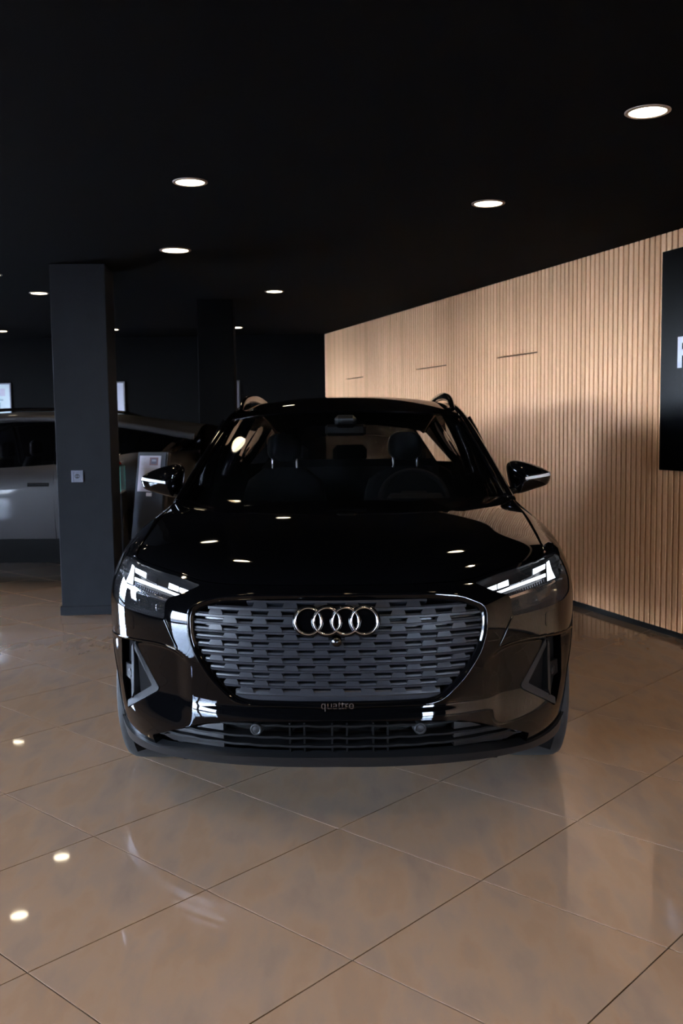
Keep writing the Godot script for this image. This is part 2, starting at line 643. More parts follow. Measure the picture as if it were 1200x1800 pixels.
func build_slat_wall() -> void:
	var root = Node3D.new()
	root.name = "wall_right"
	add_child(root)
	root.position = Vector3(WALL_C, 0, 0)
	root.rotation.y = WALL_T
	root.set_meta("label", "wall clad with narrow vertical pale wood slats above a black plinth")
	root.set_meta("category", "wall")
	root.set_meta("kind", "structure")
	var mb = MB.new()
	add_box(mb, Vector3(0.126, CEIL / 2, -4.7), Vector3(0.20, CEIL, 18.6), 0.0)
	part(root, "backing_board", mb, M.backing)
	mb = MB.new()
	add_box(mb, Vector3(0.019, 0.021, -4.7), Vector3(0.012, 0.042, 18.5), 0.001)
	part(root, "plinth", mb, M.plinth, "black recessed plinth along the floor")
	var doors = [[8.349, 9.08], [10.133, 10.854], [12.497, 13.154]]
	var nodes = []
	for k in 3:
		var d = Node3D.new()
		d.name = "door_%d" % (k + 1)
		add_child(d)
		d.position = root.position
		d.rotation.y = WALL_T
		d.set_meta("kind", "structure")
		d.set_meta("category", "door")
		d.set_meta("label", ["concealed slatted door closest to the black wall screen", "middle concealed slatted door of three in the wood wall", "concealed slatted door closest to the dark back wall"][k])
		nodes.append(d)
	var y0 = 0.042
	var full = box_mesh(Vector3(0.026, CEIL - y0, 0.0445), 0.004)
	var low = box_mesh(Vector3(0.026, 1.958 - y0, 0.0445), 0.004)
	var high = box_mesh(Vector3(0.026, CEIL - 1.966, 0.0445), 0.004)
	var rng = RandomNumberGenerator.new()
	rng.seed = 4
	var rest = MB.new()
	for i in range(0, 320):
		var s = 13.97 - 0.058 * i
		var m: Material = M.slats[rng.randi() % 4]
		if s < 4.2:
			if s > -4.2:
				add_box(rest, Vector3(0.013, (CEIL + y0) / 2, -s), Vector3(0.026, CEIL - y0, 0.0445), 0.004)
			continue
		var door = -1
		for k in 3:
			if s > doors[k][0] and s < doors[k][1]:
				door = k
		if door < 0:
			part(root, "slat", full, m).position = Vector3(0.013, (CEIL + y0) / 2, -s)
		else:
			part(nodes[door], "slat", low, m).position = Vector3(0.013, (1.958 + y0) / 2, -s)
			part(root, "slat", high, m).position = Vector3(0.013, (CEIL + 1.966) / 2, -s)
	part(root, "slat_field", rest, M.slats[0]).set_meta("kind", "stuff")
	# black screen with a white letter
	var tv = thing("wall_screen", "large black wall screen with a white letter on the slatted wall", "screen", wall_at(5.509, 1.086, 0.0), WALL_T)
	mb = MB.new()
	add_box(mb, Vector3(-0.006, 0.695, 0), Vector3(0.012, 1.35, 2.40), 0.002)
	part(tv, "back_case", mb, M.black_plastic)
	mb = MB.new()
	add_box(mb, Vector3(-0.021, 0.695, 0), Vector3(0.018, 1.39, 2.47), 0.002)
	part(tv, "screen_panel", mb, M.screen)
	mb = MB.new()
	var hz = 0.193
	var letter = PackedVector2Array([Vector2(0, 0), Vector2(0.042, 0), Vector2(0.042, 0.076), Vector2(0.125, 0.076), Vector2(0.125, 0.114), Vector2(0.042, 0.114), Vector2(0.042, 0.153), Vector2(0.135, 0.153), Vector2(0.135, hz), Vector2(0, hz)])
	add_prism(mb, letter, 0.0, 0.002, Transform3D(Basis(Vector3(0, 0, 1), Vector3.UP, Vector3(-1, 0, 0)), Vector3(-0.0302, 0.647, -1.064)))
	part(tv, "letter", mb, M.white, "white capital letter F")

func build_room() -> void:
	build_floor()
	var mb = MB.new()
	add_box(mb, Vector3(-1.3, CEIL + 0.08, -4.5), Vector3(14.2, 0.16, 17.8), 0.0)
	struct("ceiling", mb, M.ceiling, "flat matte black ceiling", "ceiling")
	build_slat_wall()
	mb = MB.new()
	add_box(mb, Vector3(-4.0, CEIL / 2, -13.35), Vector3(8.6, CEIL, 0.2), 0.0)
	struct("wall_back", mb, M.dark_wall, "dark charcoal back wall behind the pillars", "wall")
	# left wall, out of the frame: posts and glass as along the front
	facade("wall_left", Vector3(-8.3, 0, -4.5), PI / 2, 17.6, [[-7.9, -5.5], [-5.35, -2.7], [4.6, 7.2]], "dark side wall glazed with tall shop windows", 4)
	facade("wall_front", Vector3(-1.3, 0, 4.3), PI, 14.2, [[-5.9, -4.9]], "dark front wall with a row of tall shop windows", 3)
	mb = MB.new()
	add_box(mb, Vector3(-3, -0.25, 10), Vector3(60, 0.1, 60), 0.0)
	struct("trim_1", mb, M.pavement, "grey pavement outside the shop windows", "pavement")

var window_no := 0
func facade(called: String, at: Vector3, turn: float, length: float, gaps: Array, label: String, _n: int) -> void:
	var y0 = 0.06
	var y1 = 2.54
	var mb = MB.new()
	var x = -length / 2
	for g in gaps:
		add_box(mb, Vector3((x + g[0]) / 2, CEIL / 2, 0), Vector3(g[0] - x, CEIL, 0.2), 0.0)
		add_box(mb, Vector3((g[0] + g[1]) / 2, y0 / 2, 0), Vector3(g[1] - g[0], y0, 0.2), 0.0)
		add_box(mb, Vector3((g[0] + g[1]) / 2, (CEIL + y1) / 2, 0), Vector3(g[1] - g[0], CEIL - y1, 0.2), 0.0)
		x = g[1]
	add_box(mb, Vector3((x + length / 2) / 2, CEIL / 2, 0), Vector3(length / 2 - x, CEIL, 0.2), 0.0)
	var w = struct(called, mb, M.dark_wall, label, "wall")
	w.position = at
	w.rotation.y = turn
	for g in gaps:
		window_no += 1
		var f = MB.new()
		var c = Vector3((g[0] + g[1]) / 2, (y0 + y1) / 2, 0)
		var hw: float = (g[1] - g[0]) / 2
		var hh = (y1 - y0) / 2
		for s in [-1, 1]:
			add_box(f, c + Vector3(s * (hw - 0.03), 0, 0), Vector3(0.06, hh * 2, 0.08), 0.003)
			add_box(f, c + Vector3(0, s * (hh - 0.03), 0), Vector3(hw * 2 - 0.12, 0.06, 0.08), 0.003)
		var n = struct("window_%d" % window_no, f, M.frame_dark, "tall shop window with a dark frame", "window")
		n.position = at
		n.rotation.y = turn
		var p = MB.new()
		add_box(p, c, Vector3(hw * 2 - 0.12, hh * 2 - 0.12, 0.008), 0.0)
		part(n, "pane", p, M.window_glass)

func downlight(p: Vector2, d: float, label: String, e: float, rim := true) -> void:
	var t = thing("ceiling_downlight", label, "downlight", Vector3(p.x, CEIL, p.y), 0.0, "round downlights in the black ceiling")
	var mb = MB.new()
	var r = d / 2
	add_lathe(mb, [Vector2(r * 1.22, 0.0), Vector2(r * 1.22, -0.003), Vector2(r * 1.16, -0.006), Vector2(r * 1.02, -0.006), Vector2(r, -0.004), Vector2(r, 0.0)], 40)
	part(t, "trim_ring", mb, M.lamp_ring)
	mb = MB.new()
	add_lathe(mb, [Vector2(r, -0.001), Vector2(r * 0.98, -0.0035), Vector2(r * 0.5, -0.0045), Vector2(0.0001, -0.005)], 40)
	part(t, "light_disc", mb, M.lamp)
	var l = SpotLight3D.new()
	l.name = "beam"
	l.light_color = Color(1.0, 0.88, 0.70)
	l.light_energy = e
	l.light_size = r * 0.9
	l.spot_angle = 62.0
	l.spot_angle_attenuation = 0.9
	l.spot_range = 20.0
	l.spot_attenuation = 2.0
	l.shadow_enabled = true
	l.rotation.x = -PI / 2
	l.position = Vector3(0, -0.012, 0)
	t.add_child(l)

func build_lights() -> void:
	downlight(Vector2(1.202, -3.911), 0.143, "large round downlight above the wall screen side of the car", 0.9)
	downlight(Vector2(-0.719, -4.923), 0.14, "round downlight over the hood of the black car", 0.5)
	downlight(Vector2(0.822, -5.48), 0.15, "round downlight over the roof edge beside the slatted wall", 0.5)
	downlight(Vector2(-1.105, -6.796), 0.175, "wide yellowish downlight beside the top of the front pillar", 0.5)
	downlight(Vector2(-0.576, -8.937), 0.14, "small downlight behind the car roof between the two pillars", 0.5)
	downlight(Vector2(-2.70, -7.759), 0.14, "small downlight over the windows of the silver car, cut by the picture edge", 0.5)
	downlight(Vector2(-2.66, -8.853), 0.14, "small downlight half hidden by the upper edge of the front pillar", 0.5)
	downlight(Vector2(-4.17, -12.26), 0.14, "far downlight above the white framed poster by the back wall", 0.5)
	downlight(Vector2(-2.79, -12.231), 0.14, "far downlight above the silver framed poster beside the front pillar", 0.5)
	downlight(Vector2(-1.26, -12.184), 0.14, "far downlight just beside the top of the far pillar", 0.5)
	downlight(Vector2(0.2, -1.35), 0.14, "downlight over the open floor straight before the car badge", 1.9)
	downlight(Vector2(2.0, -1.3), 0.14, "downlight over the open floor between the car and the wall screen", 1.9)
	downlight(Vector2(-1.7, -1.25), 0.14, "downlight over the open floor before the car on the window side", 1.9)
	downlight(Vector2(-3.6, -1.9), 0.14, "added unseen downlight brightening the left floor before the pillar", 1.9)  # out of view, added to lift the floor brightness on the left
	downlight(Vector2(-2.2, -3.6), 0.14, "added unseen downlight brightening the floor beside the black hood", 1.5)  # extra lamp outside the frame, put in to brighten the left floor
	downlight(Vector2(-4.3, -4.2), 0.14, "added unseen downlight brightening the middle floor before the silver car", 1.5)  # no lamp known here; added for more light on the left floor
	downlight(Vector2(-4.4, -6.6), 0.14, "added unseen downlight brightening the floor beside the silver car doors", 1.5)  # added out of frame so the far left floor gets light

func build_pillars() -> void:
	var t = thing("pillar", "charcoal square pillar with a wall socket and a low baseboard", "pillar", Vector3(-1.925, 0, -7.5), 0.07)
	var mb = MB.new()
	add_box(mb, Vector3(0, CEIL / 2, 0), Vector3(0.40, CEIL, 0.40), 0.004)
	part(t, "shaft", mb, M.charcoal)
	mb = MB.new()
	add_box(mb, Vector3(0, 0.034, 0), Vector3(0.424, 0.068, 0.424), 0.003)
	part(t, "baseboard", mb, M.charcoal)
	var k = thing("wall_socket", "square silver power socket on the charcoal pillar", "socket", Vector3(-1.925, 0, -7.5) + Basis(Vector3.UP, 0.07) * Vector3(-0.05, 1.047, 0.2), 0.07)
	mb = MB.new()
	var f = 0.044
	for s in [-1, 1]:
		add_box(mb, Vector3(s * (f - 0.008), 0, 0.005), Vector3(0.016, f * 2, 0.010), 0.002)
		add_box(mb, Vector3(0, s * (f - 0.008), 0.005), Vector3(f * 2 - 0.032, 0.016, 0.010), 0.002)
	part(k, "cover_frame", mb, M.socket)
	mb = MB.new()
	add_box(mb, Vector3(0, 0, 0.004), Vector3(0.054, 0.054, 0.006), 0.001)
	part(k, "insert_plate", mb, M.socket)
	mb = MB.new()
	var up = Transform3D(Basis(Vector3.RIGHT, PI / 2), Vector3(0, 0, 0.0072))
	add_lathe(mb, [Vector2(0.021, 0.0), Vector2(0.021, 0.002), Vector2(0.0185, 0.002), Vector2(0.0175, -0.001)], 28, up)
	part(k, "outlet_ring", mb, M.socket)
	mb = MB.new()
	add_lathe(mb, [Vector2(0.0175, 0.0003), Vector2(0.0001, 0.0003)], 28, up)
	part(k, "outlet_well", mb, M.black_plastic)
	mb = MB.new()
	for s in [-1, 1]:
		add_lathe(mb, [Vector2(0.006, 0.0004), Vector2(0.0055, 0.0035), Vector2(0.0001, 0.0038)], 14, up * Transform3D(Basis.IDENTITY, Vector3(s * 0.008, 0, 0)))
	part(k, "outlet_contact", mb, M.socket)
	t = thing("pillar", "far charcoal pillar between the black car roof and back wall", "pillar", Vector3(-1.19, 0, -9.65), 0.05)
	mb = MB.new()
	add_box(mb, Vector3(0, CEIL / 2, 0), Vector3(0.345, CEIL, 0.345), 0.004)
	part(t, "shaft", mb, M.dark_wall)
	mb = MB.new()
	add_box(mb, Vector3(0, 0.034, 0), Vector3(0.367, 0.068, 0.367), 0.003)
	part(t, "baseboard", mb, M.dark_wall)

func print_tex(w: int, h: int, marks: Array, ground: Color) -> StandardMaterial3D:
	var im = Image.create(w, h, false, Image.FORMAT_RGB8)
	im.fill(ground)
	for m in marks:
		im.fill_rect(Rect2i(int(m[0] * w), int(m[1] * h), maxi(1, int(m[2] * w)), maxi(1, int(m[3] * h))), m[4])
	var t = mat(Color.WHITE, 0.5)
	t.albedo_texture = ImageTexture.create_from_image(im)
	return t

func sheet(w: float, h: float) -> MB:      # front-facing printed sheet with texture coordinates and thickness
	var mb = MB.new()
	var a = mb.vert(Vector3(-w / 2, h / 2, 0.001), Vector3(0, 0, 1), Vector2(0, 0))
	var b = mb.vert(Vector3(w / 2, h / 2, 0.001), Vector3(0, 0, 1), Vector2(1, 0))
	var c = mb.vert(Vector3(w / 2, -h / 2, 0.001), Vector3(0, 0, 1), Vector2(1, 1))
	var d = mb.vert(Vector3(-w / 2, -h / 2, 0.001), Vector3(0, 0, 1), Vector2(0, 1))
	mb.quad(a, b, c, d)
	mb.poly([Vector3(-w / 2, h / 2, 0), Vector3(w / 2, h / 2, 0), Vector3(w / 2, -h / 2, 0), Vector3(-w / 2, -h / 2, 0)], Vector3(0, 0, -1))
	for e in [[a, b, Vector3(0, 1, 0)], [b, c, Vector3(1, 0, 0)], [c, d, Vector3(0, -1, 0)], [d, a, Vector3(-1, 0, 0)]]:
		mb.poly([mb.v[e[0]], mb.v[e[1]], mb.v[e[1]] - Vector3(0, 0, 0.001), mb.v[e[0]] - Vector3(0, 0, 0.001)], e[2])
	return mb

func poster(x: float, label: String, marks: Array, ground: Color, frame: Material) -> void:
	var t = thing("framed_poster", label, "poster", Vector3(x, 1.79, -13.25), 0.0)
	var mb = MB.new()
	for s in [-1, 1]:
		add_box(mb, Vector3(s * 0.216, 0, 0.012), Vector3(0.018, 0.43, 0.024), 0.003)
		add_box(mb, Vector3(0, s * 0.206, 0.012), Vector3(0.414, 0.018, 0.024), 0.003)
	part(t, "frame", mb, frame)
	var p = part(t, "print", sheet(0.414, 0.394), print_tex(64, 64, marks, ground))
	p.position.z = 0.006

func build_back() -> void:
	poster(-3.105, "silver framed poster, grey and white, above the silver car beside the front pillar", [[0.0, 0.0, 0.80, 1.0, Color(0.22, 0.25, 0.29)], [0.1, 0.55, 0.5, 0.1, Color(0.29, 0.31, 0.34)], [0.78, 0.0, 0.04, 1.0, Color(0.25, 0.28, 0.33)]], Color(0.62, 0.62, 0.66), M.alu)
	poster(-4.63, "white framed poster with a pale drawing over the silver car roof", [[0.5, 0.15, 0.35, 0.25, Color(0.57, 0.55, 0.59)], [0.2, 0.5, 0.6, 0.06, Color(0.42, 0.50, 0.50)], [0.6, 0.62, 0.1, 0.3, Color(0.45, 0.52, 0.53)], [0.1, 0.3, 0.2, 0.5, Color(0.53, 0.58, 0.59)]], Color(0.60, 0.64, 0.65), M.socket)
	poster(-1.565, "dark framed poster half hidden behind the far pillar", [[0.1, 0.1, 0.8, 0.8, Color(0.12, 0.11, 0.12)]], Color(0.2, 0.18, 0.2), M.frame_dark)
	# leaning information stand
	var t = thing("information_stand", "grey leaning information stand behind the left wing mirror", "stand", Vector3(-1.66, 0, -8.0), -0.5)
	var lean = Basis(Vector3.RIGHT, -0.17)
	var mb = MB.new()
	add_box(mb, Vector3(0, 0.61, 0), Vector3(0.30, 1.20, 0.022), 0.003, Transform3D(lean, Vector3.ZERO))
	part(t, "board", mb, M.grey_panel)
	mb = MB.new()
	add_box(mb, Vector3(0.158, 0.61, -0.012), Vector3(0.016, 1.2, 0.04), 0.002, Transform3D(lean, Vector3.ZERO))
	part(t, "edge_profile", mb, M.black_plastic, "black edge profile")
	mb = MB.new()
	add_box(mb, Vector3(0, 0.008, -0.16), Vector3(0.30, 0.016, 0.36), 0.003)
	part(t, "foot_plate", mb, M.black_plastic)
	mb = MB.new()
	add_box(mb, Vector3(0, 0.5, -0.30), Vector3(0.03, 1.0, 0.02), 0.003, Transform3D(Basis(Vector3.RIGHT, 0.06), Vector3.ZERO))
	part(t, "back_strut", mb, M.black_plastic)
	mb = MB.new()
	add_box(mb, Vector3(0.005, 0.855, 0.016), Vector3(0.055, 0.03, 0.010), 0.002, Transform3D(lean, Vector3.ZERO))
	part(t, "clip", mb, M.white)
	var marks = [[0.48, 0.05, 0.40, 0.22, Color(0.45, 0.30, 0.32)], [0.54, 0.08, 0.28, 0.16, Color(0.30, 0.28, 0.36)], [0.58, 0.11, 0.2, 0.06, Color(0.55, 0.55, 0.62)]]
	for k in 6:
		marks.append([0.08, 0.08 + 0.035 * k, 0.22 - 0.03 * (k % 3), 0.012, Color(0.58, 0.58, 0.62)])
	for k in 14:
		marks.append([0.08, 0.36 + 0.04 * k, 0.8 - 0.09 * (k % 4), 0.012, Color(0.63, 0.63, 0.67)])
	var p = thing("data_sheet", "white printed data sheet with a small car picture on the grey stand", "paper", Vector3(-1.66, 0, -8.0), -0.5)
	var pm = part(p, "sheet", sheet(0.225, 0.30), print_tex(128, 180, marks, Color(0.70, 0.69, 0.74)))
	pm.transform = Transform3D(lean, lean * Vector3(-0.012, 1.03, 0.0125))
	# display plinth with a glass case
	t = thing("display_plinth", "black display plinth behind the pillar carrying a glass case", "plinth", Vector3(-2.03, 0, -8.35), 0.1)
	mb = MB.new()
	add_box(mb, Vector3(0, 0.425, 0), Vector3(0.36, 0.85, 0.36), 0.004)
	part(t, "body", mb, M.matte_black)
	mb = MB.new()
	add_box(mb, Vector3(0, 0.856, 0), Vector3(0.34, 0.012, 0.34), 0.002)
	part(t, "top_plate", mb, M.white_wall)
	t = thing("glass_case", "small clear glass case with green edges on the black plinth", "case", Vector3(-2.03, 0.862, -8.35), 0.1)
	mb = MB.new()
	for s in [-1, 1]:
		add_box(mb, Vector3(s * 0.165, 0.105, 0), Vector3(0.006, 0.21, 0.33), 0.0)
		add_box(mb, Vector3(0, 0.105, s * 0.165), Vector3(0.324, 0.21, 0.006), 0.0)
	add_box(mb, Vector3(0, 0.213, 0), Vector3(0.336, 0.006, 0.336), 0.0)
	part(t, "panes", mb, M.clear)
	mb = MB.new()
	for sx in [-1, 1]:
		for sz in [-1, 1]:
			add_box(mb, Vector3(sx * 0.167, 0.105, sz * 0.167), Vector3(0.006, 0.21, 0.006), 0.001)
	for s in [-1, 1]:
		add_box(mb, Vector3(0, 0.213, s * 0.168), Vector3(0.336, 0.007, 0.006), 0.001)
		add_box(mb, Vector3(s * 0.168, 0.213, 0), Vector3(0.006, 0.007, 0.336), 0.001)
	part(t, "glass_edges", mb, M.glass_edge, "green glass edges")
	t = thing("red_cap", "dark red rounded cap lying on the glass case", "cap", Vector3(-2.0, 1.0785, -8.35), 0.0)
	mb = MB.new()
	add_lathe(mb, [Vector2(0.135, 0.0), Vector2(0.13, 0.02), Vector2(0.105, 0.055), Vector2(0.06, 0.078), Vector2(0.0001, 0.085)], 28)
	part(t, "crown", mb, M.red_gloss)
	mb = MB.new()
	add_lathe(mb, [Vector2(0.0001, 0.0), Vector2(0.142, 0.0), Vector2(0.145, 0.004), Vector2(0.138, 0.007), Vector2(0.132, 0.012)], 28)
	part(t, "brim", mb, M.black_plastic)

# ---------------------------------------------------------------- the black car
var suv := Shape.new()
const HOOD_X := [0.0, 0.15, 0.3, 0.40, 0.471, 0.572, 0.685, 0.78, 0.83]
const HOOD_Y := [0.866, 0.866, 0.867, 0.868, 0.873, 0.893, 0.909, 0.922, 0.927]
const SHOULDER_S := [0.46, 0.49, 0.575, 0.62, 0.75]
const SHOULDER_Y := [0.919, 0.922, 0.927, 0.935, 0.958]
const CANT_S := [1.5, 1.95, 2.4, 2.7, 3.0, 3.5, 4.0, 4.3]
const CANT_X := [0.785, 0.722, 0.662, 0.643, 0.632, 0.612, 0.58, 0.55]
const CANT_Y := [1.065, 1.262, 1.436, 1.495, 1.520, 1.510, 1.44, 1.36]
const ROOF_S := [2.3, 2.5, 2.8, 3.1, 3.5, 4.0, 4.3]
const ROOF_Y := [1.480, 1.527, 1.566, 1.577, 1.562, 1.505, 1.44]

func suv_shape() -> void:
	suv.s0x = [0.15, 0.22, 0.27, 0.30, 0.42, 0.44, 0.465, 0.55, 0.65, 0.72, 0.78, 0.82, 0.85, 0.868, 0.9, 0.95]
	suv.s0y = [0.06, 0.045, 0.03, 0.016, 0.006, 0.009, 0.017, 0.011, 0.003, 0.0, 0.010, 0.033, 0.064, 0.09, 0.12, 0.16]
	suv.ls = [0.75, 1.0, 1.3, 1.55, 2.0, 2.6, 3.2, 3.8, 4.2, 4.5]
	suv.lx = [0.838, 0.832, 0.815, 0.808, 0.815, 0.825, 0.828, 0.825, 0.80, 0.74]
	suv.ly = [0.958, 1.0, 1.03, 1.05, 1.06, 1.068, 1.075, 1.095, 1.12, 1.12]
	suv.sculpt = true

func shoulder(s: float) -> float:
	return M3.spl(SHOULDER_S, SHOULDER_Y, s) if s < 0.75 else M3.spl(suv.ls, suv.ly, s)

func hood_front(x: float) -> float:
	return -suv.xy(x, M3.spl(HOOD_X, HOOD_Y, absf(x)), 0.0).z

func hood_base(x: float, s: float) -> float:
	var c = M3.spl([0.05, 0.2, 0.35, 0.5, 0.7, 0.9, 1.1, 1.3, 1.5], [0.900, 0.938, 0.972, 1.0, 1.028, 1.048, 1.062, 1.070, 1.075], s)
	var side = M3.spl([0.05, 0.3, 0.46, 0.6, 0.75, 1.0, 1.3, 1.5], [0.87, 0.90, 0.921, 0.937, 0.962, 1.002, 1.033, 1.052], s)
	var m = absf(x) / 0.83
	return c - (c - side) * (0.25 * m * m + 0.75 * pow(m, 6.0))

func hood_y(x: float, s: float, sf: float) -> float:
	var gap = hood_base(x, sf) - M3.spl(HOOD_X, HOOD_Y, absf(x))
	return hood_base(x, s) - gap * exp(-maxf(s - sf, 0.0) / 0.055)

func cowl_s(x: float) -> float:
	return 1.20 + 0.28 * pow(absf(x) / 0.79, 2.0)

func roof_pt(w: float, s: float) -> Vector3:
	return Vector3(w * M3.spl(CANT_S, CANT_X, s), lerpf(M3.spl(ROOF_S, ROOF_Y, s), M3.spl(CANT_S, CANT_Y, s), pow(absf(w), 2.4)), -s)

func header_s(w: float) -> float:
	return 2.29 + 0.12 * w * w

func arch(sh: Shape, s: float, y: float, r: float, side: int) -> PackedVector2Array:
	var p = PackedVector2Array()
	for k in 41:
		var a = PI * 1.25 - PI * 1.5 * k / 40.0
		var yy = y + r * sin(a)
		p.append(Vector2(side * sh.qs(s + r * cos(a), clampf(yy, 0.1, 2.0)), yy))
	if Geometry2D.is_polygon_clockwise(p):
		p.reverse()
	return p

func front_us(sh: Shape, q1: float) -> Array:
	var r = []
	var x = 0.0
	while sh.qx(x, 0.6) < q1 - 0.03:
		r.append(sh.qx(x, 0.6))
		x += 0.0095
	r.append(q1)
	var all = []
	for i in range(r.size() - 1, 0, -1):
		all.append(-r[i])
	all.append_array(r)
	return all

const HEADLIGHT := [Vector2(0.474, 0.862), Vector2(0.572, 0.883), Vector2(0.685, 0.898), Vector2(0.791, 0.914), Vector2(0.838, 0.912), Vector2(0.862, 0.872), Vector2(0.884, 0.81), Vector2(0.876, 0.768), Vector2(0.835, 0.752), Vector2(0.733, 0.748), Vector2(0.604, 0.744), Vector2(0.602, 0.803), Vector2(0.588, 0.817), Vector2(0.546, 0.830)]
const GRILLE := [Vector2(0, 0.829), Vector2(0.30, 0.826), Vector2(0.407, 0.815), Vector2(0.491, 0.783), Vector2(0.488, 0.699), Vector2(0.47, 0.645), Vector2(0.419, 0.565), Vector2(0.347, 0.499), Vector2(0.307, 0.487), Vector2(0, 0.484)]
const BEZEL := [Vector2(0, 0.846), Vector2(0.31, 0.843), Vector2(0.42, 0.832), Vector2(0.512, 0.792), Vector2(0.511, 0.700), Vector2(0.492, 0.634), Vector2(0.438, 0.552), Vector2(0.366, 0.480), Vector2(0.318, 0.464), Vector2(0, 0.462)]
const INTAKE := [Vector2(0.828, 0.622), Vector2(0.749, 0.633), Vector2(0.644, 0.479), Vector2(0.650, 0.462), Vector2(0.805, 0.352), Vector2(0.846, 0.448)]
const LOWER := [Vector2(0, 0.424), Vector2(0.30, 0.416), Vector2(0.408, 0.405), Vector2(0.472, 0.391), Vector2(0.592, 0.343), Vector2(0.684, 0.297), Vector2(0.664, 0.252), Vector2(0.452, 0.276), Vector2(0, 0.286)]

func pv(a: Array) -> PackedVector2Array:
	return PackedVector2Array(a)

func chaikin(p: PackedVector2Array, times := 2) -> PackedVector2Array:
	for k in times:
		var r = PackedVector2Array()
		for i in p.size():
			var a = p[i]
			var b = p[(i + 1) % p.size()]
			r.append(a.lerp(b, 0.25))
			r.append(a.lerp(b, 0.75))
		p = r
	return p

func offset_fn(sh: Shape, d: float) -> Callable:
	return func(u: float, v: float) -> Vector3: return sh.off(u, v, d)

